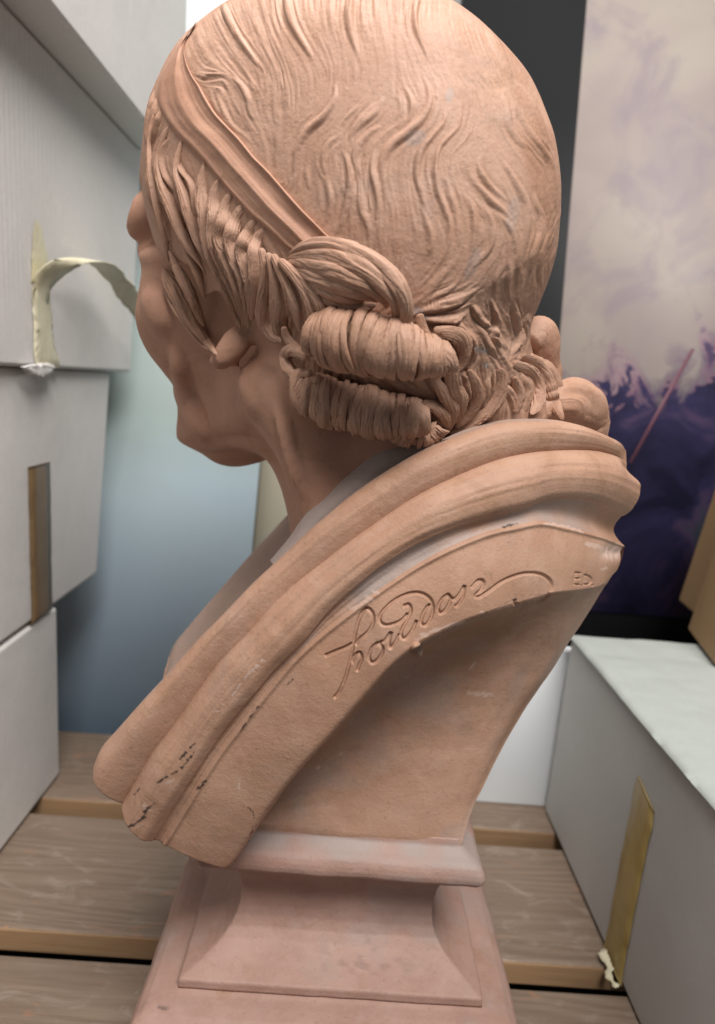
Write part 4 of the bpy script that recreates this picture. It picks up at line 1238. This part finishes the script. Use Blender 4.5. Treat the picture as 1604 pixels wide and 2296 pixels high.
# fan of strands behind the ear that turns into the upper roll
lock(z3r([(880, -60, 20), (905, 60, 30), (905, 180, 38), (890, 300, 42), (900, 410, 40), (945, 490, 34), (1005, 530, 14)]), 7.5, .7, 9, .2, 13)
lock(z3r([(920, -30, 20), (955, 80, 30), (975, 190, 40), (985, 300, 46), (985, 400, 44), (990, 490, 28)]), 9.0, .7, 9, .2, 14)
lock(z3r([(950, -20, 20), (1010, 90, 32), (1065, 200, 40), (1100, 300, 42), (1120, 400, 30), (1130, 470, 16)]), 9.5, .7, 8, .2, 15)
lock(z3r([(990, 10, 20), (1090, 110, 34), (1170, 220, 42), (1210, 340, 46), (1210, 450, 44), (1180, 550, 36), (1130, 600, 16)]), 10.5, .75, 9, .2, 16)
lock(z3r([(1040, 50, 18), (1150, 150, 32), (1235, 250, 42), (1285, 370, 46), (1290, 490, 44), (1255, 590, 36), (1190, 635, 14)]), 10.5, .75, 9, .2, 17)
lock(z3r([(1020, 430, 16), (1040, 500, 24), (1090, 560, 28), (1150, 590, 26), (1210, 620, 14)]), 10.5, .75, 6, .2, 18)
# rolled curls
roll([(706, 742, 48), (735, 757, 62), (770, 764, 72), (815, 768, 74), (860, 776, 70), (905, 788, 62), (945, 796, 54), (985, 800, 42), (1006, 802, 28)], 12, 18, 14, 31)
roll([(672, 868, 30), (690, 884, 46), (730, 900, 55), (780, 914, 59), (830, 924, 58), (880, 932, 52), (925, 938, 44), (960, 945, 30)], 10, 17, 13, 37)
roll([(880, 925, 34), (900, 958, 38), (935, 975, 32), (965, 975, 26), (990, 962, 16)], 10, 16, 13, 41)
# small open loops at the left end of the lower roll
lock([(690, 800, 9), (655, 785, 13), (640, 800, 14), (648, 830, 15), (675, 850, 14), (695, 830, 10)], 13, .8, 4, .2, 42, name='curl_loop')
lock([(700, 838, 10), (672, 838, 14), (664, 862, 15), (668, 895, 16), (690, 915, 14), (712, 900, 10)], 14, .8, 4, .2, 43, name='curl_loop')
lock([(720, 850, 12), (700, 862, 15), (700, 890, 14)], 15, .8, 4, .2, 44, name='curl_loop')
# the large turned-over tress under the ribbon's end
TRESS = ([(648, 570, 5), (690, 552, 14, 1), (750, 553, 19, 3), (810, 572, 20, 5), (860, 605, 20, 6), (898, 648, 19, 7), (912, 692, 16, 6), (903, 728, 12, 4), (880, 742, 5, 2)],
         [(646, 578, 5), (700, 572, 16, 2), (760, 580, 20, 5), (815, 602, 20, 7), (858, 635, 18, 7), (886, 672, 15, 6), (890, 705, 11, 4), (878, 728, 5, 2)],
         [(645, 586, 5), (700, 594, 17, 3), (755, 608, 21, 6), (805, 628, 20, 7), (842, 650, 15, 6), (864, 674, 10, 3), (866, 692, 4, 1)],
         [(650, 596, 5), (700, 616, 17, 3), (750, 634, 20, 5), (795, 650, 18, 6), (828, 662, 12, 4), (850, 676, 4, 1)],
         [(662, 608, 5), (705, 636, 15, 2), (750, 656, 18, 4), (790, 668, 14, 4), (818, 676, 4, 2)],
         [(690, 640, 5), (730, 668, 13, 2), (770, 684, 15, 2), (810, 690, 12, 2), (845, 682, 4)])
for i, pts in enumerate(TRESS): lock(pts, 7.5, .7, 6 + i % 3, .17, 51 + i, name='turned_tress', dens=1.2)
# tufts at the nape
for i, (pts, lf) in enumerate((
    ([(455, 300, 14), (470, 380, 22), (500, 450, 26), (545, 520, 26), (560, 600, 22), (530, 650, 10)], 8),
    ([(380, 340, 12), (395, 420, 24), (400, 500, 30), (420, 580, 28), (470, 640, 14)], 10),
    ([(530, 385, 10), (610, 400, 24), (675, 435, 30), (697, 500, 28), (680, 570, 18), (650, 605, 6)], 5),
    ([(575, 440, 10), (600, 520, 22), (625, 610, 28), (640, 690, 30), (675, 760, 28), (672, 830, 20), (630, 890, 8)], 5),
    ([(520, 630, 10), (580, 720, 24), (630, 800, 26), (625, 870, 18), (600, 930, 8)], 6),
    ([(715, 600, 10), (755, 680, 22), (758, 760, 24), (720, 840, 20), (650, 910, 8)], 2.5),
    ([(890, 590, 12), (890, 670, 26), (860, 760, 30), (790, 840, 26), (700, 900, 20), (620, 950, 8)], 2.5),
    ([(960, 570, 12), (1045, 610, 24), (1085, 690, 28), (1085, 780, 24), (1050, 840, 8)], 2.5),
    ([(1010, 525, 12), (1090, 585, 26), (1140, 670, 28), (1170, 760, 24), (1222, 870, 8)], 1.5),
    ([(960, 640, 10), (985, 730, 24), (965, 830, 10)], 2.5),
    ([(470, 780, 12), (540, 800, 22), (590, 850, 22), (610, 910, 10)], 8),
    ([(440, 850, 16), (480, 900, 24), (540, 930, 24), (590, 960, 10)], 8))):
    lock(z4r([(x, y, r * 1.35) for x, y, r in pts]), lf * .55, .26, 11 + i % 3, .26, 60 + i, name='nape_tuft', dens=1.0, warp=2.0)

# ---- bow at the back
def bow_piece(pts, dep, flat, seed, name='bow_loop'):
    return lock(pts, 0, flat, 3, .07, seed, name=name, parent=bow, depth=dep, mat=TC_HAIR, dens=1.0)
bow = lock([(1185, 770, 24), (1205, 748, 40), (1216, 770, 42), (1220, 815, 36), (1228, 862, 30), (1248, 900, 24), (1262, 925, 14)], 0, .8, 3, .05, 71, name='bow', parent=bust, depth=[.345, .352, .358, .358, .352])
bow['label'] = 'looped ribbon bow tied at the nape'
bow_piece([(1205, 925, 26), (1245, 905, 42), (1280, 902, 54), (1306, 918, 55), (1322, 950, 42), (1332, 990, 26)], [.33, .335, .345, .355, .36], .8, 72)
bow_piece([(1330, 915, 10), (1352, 940, 14), (1352, 980, 10)], [.37, .372, .37], .8, 73)
bow_piece([(1180, 800, 14), (1215, 830, 24), (1240, 870, 24), (1260, 930, 16)], [.325, .33, .335, .335], .6, 74)

# ------------------------------------------------------------------ drapery with signature, chips and scuffs
SIG = [ZS(p_) for p_ in (
    [(290, 500), (310, 468), (355, 430), (380, 380), (375, 332), (345, 310), (312, 350), (290, 420), (275, 500), (260, 580), (235, 670), (205, 740), (178, 776)],
    [(130, 556), (190, 530), (240, 510), (268, 494)],
    [(268, 592), (285, 555), (310, 540), (320, 572), (305, 610), (296, 636)],
    [(405, 488), (372, 518), (358, 565), (378, 592), (413, 566), (430, 522), (414, 490), (440, 478), (470, 436)],
    [(475, 434), (463, 478), (470, 516), (498, 482), (516, 446)],
    [(538, 298), (565, 290), (577, 322), (556, 372), (530, 422), (526, 452), (546, 466), (580, 430), (606, 374)],
    [(560, 338), (530, 370), (488, 390), (440, 396), (414, 374), (422, 336), (470, 284), (530, 246), (592, 228), (642, 236), (680, 266), (692, 312), (680, 362), (654, 396), (630, 386), (636, 350), (656, 310), (676, 290)],
    [(772, 236), (740, 260), (720, 302), (726, 332), (752, 324), (776, 286), (784, 258), (770, 238), (796, 262), (826, 242), (856, 192)],
    [(858, 194), (848, 246), (826, 286), (808, 300)],
    [(892, 202), (930, 164), (956, 174), (946, 210), (914, 240), (930, 250), (980, 220), (1050, 170), (1130, 136), (1200, 125), (1260, 135), (1300, 165), (1310, 202), (1288, 245), (1230, 280), (1160, 295), (1122, 288), (1118, 264)])]
STAMP = [ZS(p_) for p_ in ([(1434, 122), (1427, 184)], [(1434, 123), (1460, 127)], [(1431, 152), (1453, 155)], [(1427, 183), (1452, 188)],
                           [(1482, 132), (1476, 184)], [(1482, 134), (1508, 147), (1514, 168), (1500, 183), (1476, 184)], [(1518, 190), (1521, 191)], [(1463, 190), (1465, 191)])]
cutS, lipS = sheet(), sheet()
def engrave(pts, w, d, lip=.18):
    Q = np.asarray(pts, float); L = np.linalg.norm(np.diff(Q, axis=0), axis=1).sum(); n = max(int(L * 3), 8)
    Q = catmull(Q, n); T = np.gradient(Q, axis=0); T /= np.linalg.norm(T, axis=1, keepdims=True) + 1e-9
    N = np.stack([-T[:, 1], T[:, 0]], -1)
    u = np.arange(-2, 2.001, .33 / w)
    X = Q[:, None, 0] + N[:, None, 0] * u * w; Y = Q[:, None, 1] + N[:, None, 1] * u * w
    xi = np.clip(np.rint(X).astype(int), 0, 1603).ravel(); yi = np.clip(np.rint(Y).astype(int), 0, 2295).ravel()
    cut = -d * np.clip(1 - u**4, 0, 1)[None].repeat(n, 0)
    lp = d * lip * np.exp(-((np.abs(u) - 1.3) / .3)**2)[None].repeat(n, 0)
    np.minimum.at(cutS, (yi, xi), cut.ravel().astype(np.float32)); np.maximum.at(lipS, (yi, xi), lp.ravel().astype(np.float32))
for st_ in SIG: engrave(st_, 3.6, .0012, .0)
for st_ in STAMP: engrave(st_, 1.7, .0008, .0)
SIG_R = blur(np.where(cutS < -1e-5, cutS, lipS), 1)
bl, pa = sheet(), sheet()
def scuff(sh, pts, w, s, dash=.0, seed=0):
    Q = catmull(pts, max(8, int(3 * np.linalg.norm(np.diff(np.asarray(pts, float), axis=0), axis=1).sum())))
    r__ = np.random.RandomState(seed); n = len(Q)
    on = np.interp(np.arange(n), np.linspace(0, n, max(4, n // 10)), r__.rand(max(4, n // 10)))
    jit = np.interp(np.arange(n), np.linspace(0, n, max(4, n // 6)), r__.randn(max(4, n // 6))) * w * .7
    for k in range(-int(w * 2) - 1, int(w * 2) + 2):
        o = k * .5
        m = abs(o) < w * np.clip(on - dash, 0, 1) * 1.5 * (.6 + .6 * r__.rand(n))
        xi = np.rint(Q[m, 0] + o + jit[m]).astype(int); yi = np.rint(Q[m, 1] + o * .6 - jit[m] * .4).astype(int)
        np.maximum.at(sh, (np.clip(yi, 0, 2295), np.clip(xi, 0, 1603)), s)
for i, (pts, w, dsh) in enumerate((
    ([(580, 1340), (550, 1370), (528, 1395)], 2.6, .25), ([(585, 1380), (540, 1435), (500, 1480), (440, 1512), (390, 1545)], 2.2, .30), ([(520, 1400), (508, 1420)], 3, .2),
    ([(362, 1662), (330, 1690), (300, 1740), (268, 1765), (230, 1785)], 2.6, .2), ([(648, 1525), (620, 1560), (598, 1582)], 3.0, .35),
    ([(930, 1130), (890, 1180), (850, 1240), (820, 1285)], 1.6, .35), ([(1115, 988), (1080, 1022)], 1.2, .4), ([(862, 1680), (892, 1700), (905, 1738)], 1.6, .1),
    ([(900, 1770), (880, 1830), (855, 1890), (800, 1980)], 1.6, .55), ([(290, 1575), (262, 1610)], 1.6, .3), ([(400, 1865), (395, 1880)], 2.5, .1))):
    scuff(bl, ZD(pts), w * 1.35, .92, dsh * .8, 100 + i)
scuff(bl, ZR([(920, 522), (950, 512), (985, 505)]), 3.2, .9, .05, 3)
scuff(bl, ZR([(600, 1020), (760, 930), (900, 870), (1000, 820), (1120, 815)]), 1.0, .55, .45, 5)
for i, (pts, w) in enumerate((([(735, 1125), (728, 1180)], 4), ([(700, 1165), (735, 1170)], 3), ([(780, 1085), (830, 1020), (880, 950)], 2.5), ([(890, 950), (955, 890)], 6), ([(305, 1660), (345, 1700)], 5), ([(262, 1790), (300, 1770)], 5),
    ([(430, 1550), (470, 1530)], 7), ([(820, 1520), (822, 1590)], 2.2), ([(1355, 1400), (1390, 1380)], 2.2), ([(1245, 1470), (1250, 1460)], 3))):
    scuff(pa, ZD(pts), w, .6, .25, 140 + i)
for i, (pts, w) in enumerate((([(280, 870), (330, 840), (370, 800)], 9), ([(545, 1010), (600, 980), (690, 950), (760, 930)], 6), ([(1100, 505), (1200, 520), (1270, 545)], 4), ([(1300, 590), (1360, 620), (1410, 640)], 11), ([(1250, 870), (1290, 860)], 2),
    ([(775, 1140), (800, 1110)], 1.6), ([(205, 1510), (240, 1495)], 2), ([(490, 1180), (510, 1165)], 5), ([(770, 1240), (870, 1250)], 6), ([(820, 895), (845, 890)], 4), ([(1260, 850), (1300, 835)], 1.5), ([(1350, 705), (1370, 700)], 3))):
    scuff(pa, ZR(pts), w, .55, .2, 160 + i)
BL, PA = blur(bl, 1), blur(pa, 1)
nt_, _ = DR_G.shape[:2]
P = DR_G.reshape(-1, 3); Nn = DR_N.reshape(-1, 3)
pj = proj(P)
kk = np.repeat(DR_K, NS)
near = np.isin(kk, (2, 3, 4, 5, 6))
disp = bil(SIG_R, pj) * np.isin(kk, (5, 6))
# broken corner under the second roll and the little clay button below the signature
chip = np.exp(-(((pj[:, 0] - 1378) / 26)**2 + ((pj[:, 1] - 1238) / 16)**2)) * (.6 + .8 * vnoise(P, 260))
disp -= .0022 * chip * np.isin(kk, (4, 5))
disp += .0034 * np.clip(1 - ((pj[:, 0] - 934)**2 + (pj[:, 1] - 1453)**2) / 13.**2, 0, 1)**.5 * np.isin(kk, (5, 6))
P2 = P + Nn * disp[:, None]
pale = np.maximum(bil(PA, pj) * near, np.clip(chip * 1.2, 0, .7) * (kk == 5))
black = bil(BL, pj) * near
S_ = np.tile(sv, nt_); T_ = np.repeat(DR_T, NS)
nzd = vnoise(P, 26) * .6 + vnoise(P, 80) * .4
dust_shade = .75 * sstep(.35, .6, nzd) * (kk == 4) * sstep(.02, .10, S_) * (1 - sstep(.45, .7, S_))
dust_shade = np.maximum(dust_shade, .85 * (kk <= 1) * sstep(.2, .5, nzd))
dust_shade = np.maximum(dust_shade, .55 * (kk == 2) * (1 - sstep(.0, .22, T_)) * sstep(.3, .6, nzd))
dust_shade = np.maximum(dust_shade, .30 * (kk == 6) * sstep(.52, .68, nzd))
dg = mesh_obj('drapery', P2, grid_faces(nt_, NS), TC_DRAPE, bust, attrs={'dust_shade': dust_shade, 'pale': pale, 'black': black})
dg['label'] = 'heavy folded cloth with an engraved signature on its cut edge'
# inner layer of the collar lying against the neck
NL = [(1005, 975), (948, 980), (892, 990), (850, 1010), (782, 1064), (724, 1113), (680, 1160), (648, 1206), (606, 1256)]
ql = catmull(NL, 200); c0q = catmull([(1030, 975), (950, 1012), (880, 1052), (800, 1108), (730, 1166), (680, 1211), (620, 1268)], 200)
a_ = at_y(ql[:, 0], ql[:, 1], np.interp(np.linspace(0, 1, 200), [0, .3, .7, 1], [.304, .300, .300, .308])); b_ = at_y(c0q[:, 0], c0q[:, 1], np.full(200, .2945))
t_ = np.linspace(0, 1, 26)[:, None, None]
IC = a_[None] * (1 - t_) + b_[None] * t_ 
IC[..., 1] -= .002 * np.sin(math.pi * t_[..., 0]); deep = IC[:1] + np.array([.004, .02, -.004]); IC = np.concatenate([deep, IC], 0)
ic = mesh_obj('inner_collar', IC.reshape(-1, 3), grid_faces(27, 200), TC_DRAPE, bust, attrs={'dust_shade': np.full(27 * 200, .8)})
ic['label'] = 'grey dusty inner collar against the neck'
# far half, mirrored across the middle plane, and the end walls
far_ = DR_G[::2, ::5].copy(); far_[..., 1] = 2 * YM - far_[..., 1]
mesh_obj('far_drapery', far_.reshape(-1, 3), grid_faces(*far_.shape[:2])[:, ::-1], TC_DRAPE, bust, attrs={'dust_shade': np.full(far_.shape[0] * far_.shape[1], .5)})  # even grey: dust plus the head's shade, put into the colour
for nm, col in (('chest_end', -1), ('back_wall', 0)):
    a = DR_G[:, col][::2]; b = a.copy(); b[:, 1] = 2 * YM - b[:, 1]
    t = np.linspace(0, 1, 24)[:, None, None]
    G = a[None] * (1 - t) + b[None] * t
    bul = np.sin(math.pi * t[..., 0]) * (.0 if col == 0 else .014)
    G[..., 0] += bul
    mesh_obj(nm, G.reshape(-1, 3), grid_faces(24, len(a)), TC_DRAPE, bust)

# ------------------------------------------------------------------ socle
PROF = [(.040, .152), (.0572, .1505), (.0580, .1480), (.0582, .1468), (.0598, .1455), (.0622, .1438), (.0650, .1424), (.0668, .1408), (.0680, .1386), (.0686, .1362), (.0684, .1338), (.0672, .1320), (.0650, .1308), (.0610, .1300),
        (.0560, .1296), (.0548, .1286), (.0546, .1262), (.0530, .1240), (.0515, .1205), (.0500, .1150), (.0491, .1090), (.0490, .1040), (.0494, .0990), (.0505, .0940), (.0526, .0890), (.0560, .0848), (.0604, .0812), (.0656, .0784), (.0706, .0762),
        (.0732, .0752), (.0738, .0744), (.0740, .0716), (.0742, .0704), (.0766, .0696), (.0815, .0690), (.0868, .0676), (.0908, .0648), (.0930, .0610), (.0934, .0570), (.0922, .0530), (.0910, .0510), (.0910, .0470), (.0965, .0460), (.0970, .0440), (.0970, .0020), (.0965, .0006)]
def fine_profile(prof, step=.0007):
    out = [prof[0]]
    for a, b in zip(prof[:-1], prof[1:]):
        n = max(1, int(math.dist(a, b) / step))
        out += [(a[0] + (b[0] - a[0]) * i / n, a[1] + (b[1] - a[1]) * i / n) for i in range(1, n + 1)]
    return out
def socle():
    cuts = [('socle_cap', .152, .1296), ('socle_neck', .1296, .0704), ('socle_base', .0704, .0)]
    rt = None
    for nm, zt, zb in cuts:
        pf = [q for q in PROF if zb - 1e-6 <= q[1] <= zt + 1e-6]
        fp = fine_profile(pf)
        h0, z0 = pf[0]; h1, z1 = pf[-1]
        fp = [(.02, z0 - .0002)] + fp + [(.02, z1 + .0002)]
        G, fq = square_rings(fp, 46, TC_SOCLE, nm, bust, .0012 if nm == 'socle_neck' else .0030)
        Pn = G.reshape(-1, 3)
        nz = (vnoise(Pn, 45) - .5) * .0016 + (vnoise(Pn, 130) - .5) * .0006
        out_ = Pn - np.array([XB, YM, 0]); out_[:, 2] = 0
        out_ /= np.linalg.norm(out_, axis=1, keepdims=True) + 1e-9
        Pn = Pn + out_ * nz[:, None]
        zz = Pn[:, 2]; h_ = np.maximum(np.abs(Pn[:, 0] - XB), np.abs(Pn[:, 1] - YM))
        nd = vnoise(Pn, 28) * .6 + vnoise(Pn, 90) * .4
        du = .75 * sstep(.40, .62, nd) * sstep(.1385, .1425, zz) * (zz < .1475)
        du = np.maximum(du, .55 * sstep(.45, .65, nd) * sstep(.068, .0705, zz) * (zz < .0712))
        du = np.maximum(du, .30 * sstep(.52, .66, nd))
        sp_ = proj(Pn)
        bk = .8 * sstep(.5, .62, vnoise(Pn, 420)) * np.exp(-(((sp_[:, 0] - 355) / 30)**2 + ((sp_[:, 1] - 2263) / 7)**2))
        bk = np.maximum(bk, .25 * sstep(.66, .72, vnoise(Pn, 300)) * np.exp(-(((sp_[:, 0] - 820) / 110)**2 + ((sp_[:, 1] - 2150) / 50)**2)))
        mesh_obj(nm, Pn, fq, TC_SOCLE, bust, attrs={'dust_shade': du, 'black': bk})
socle()
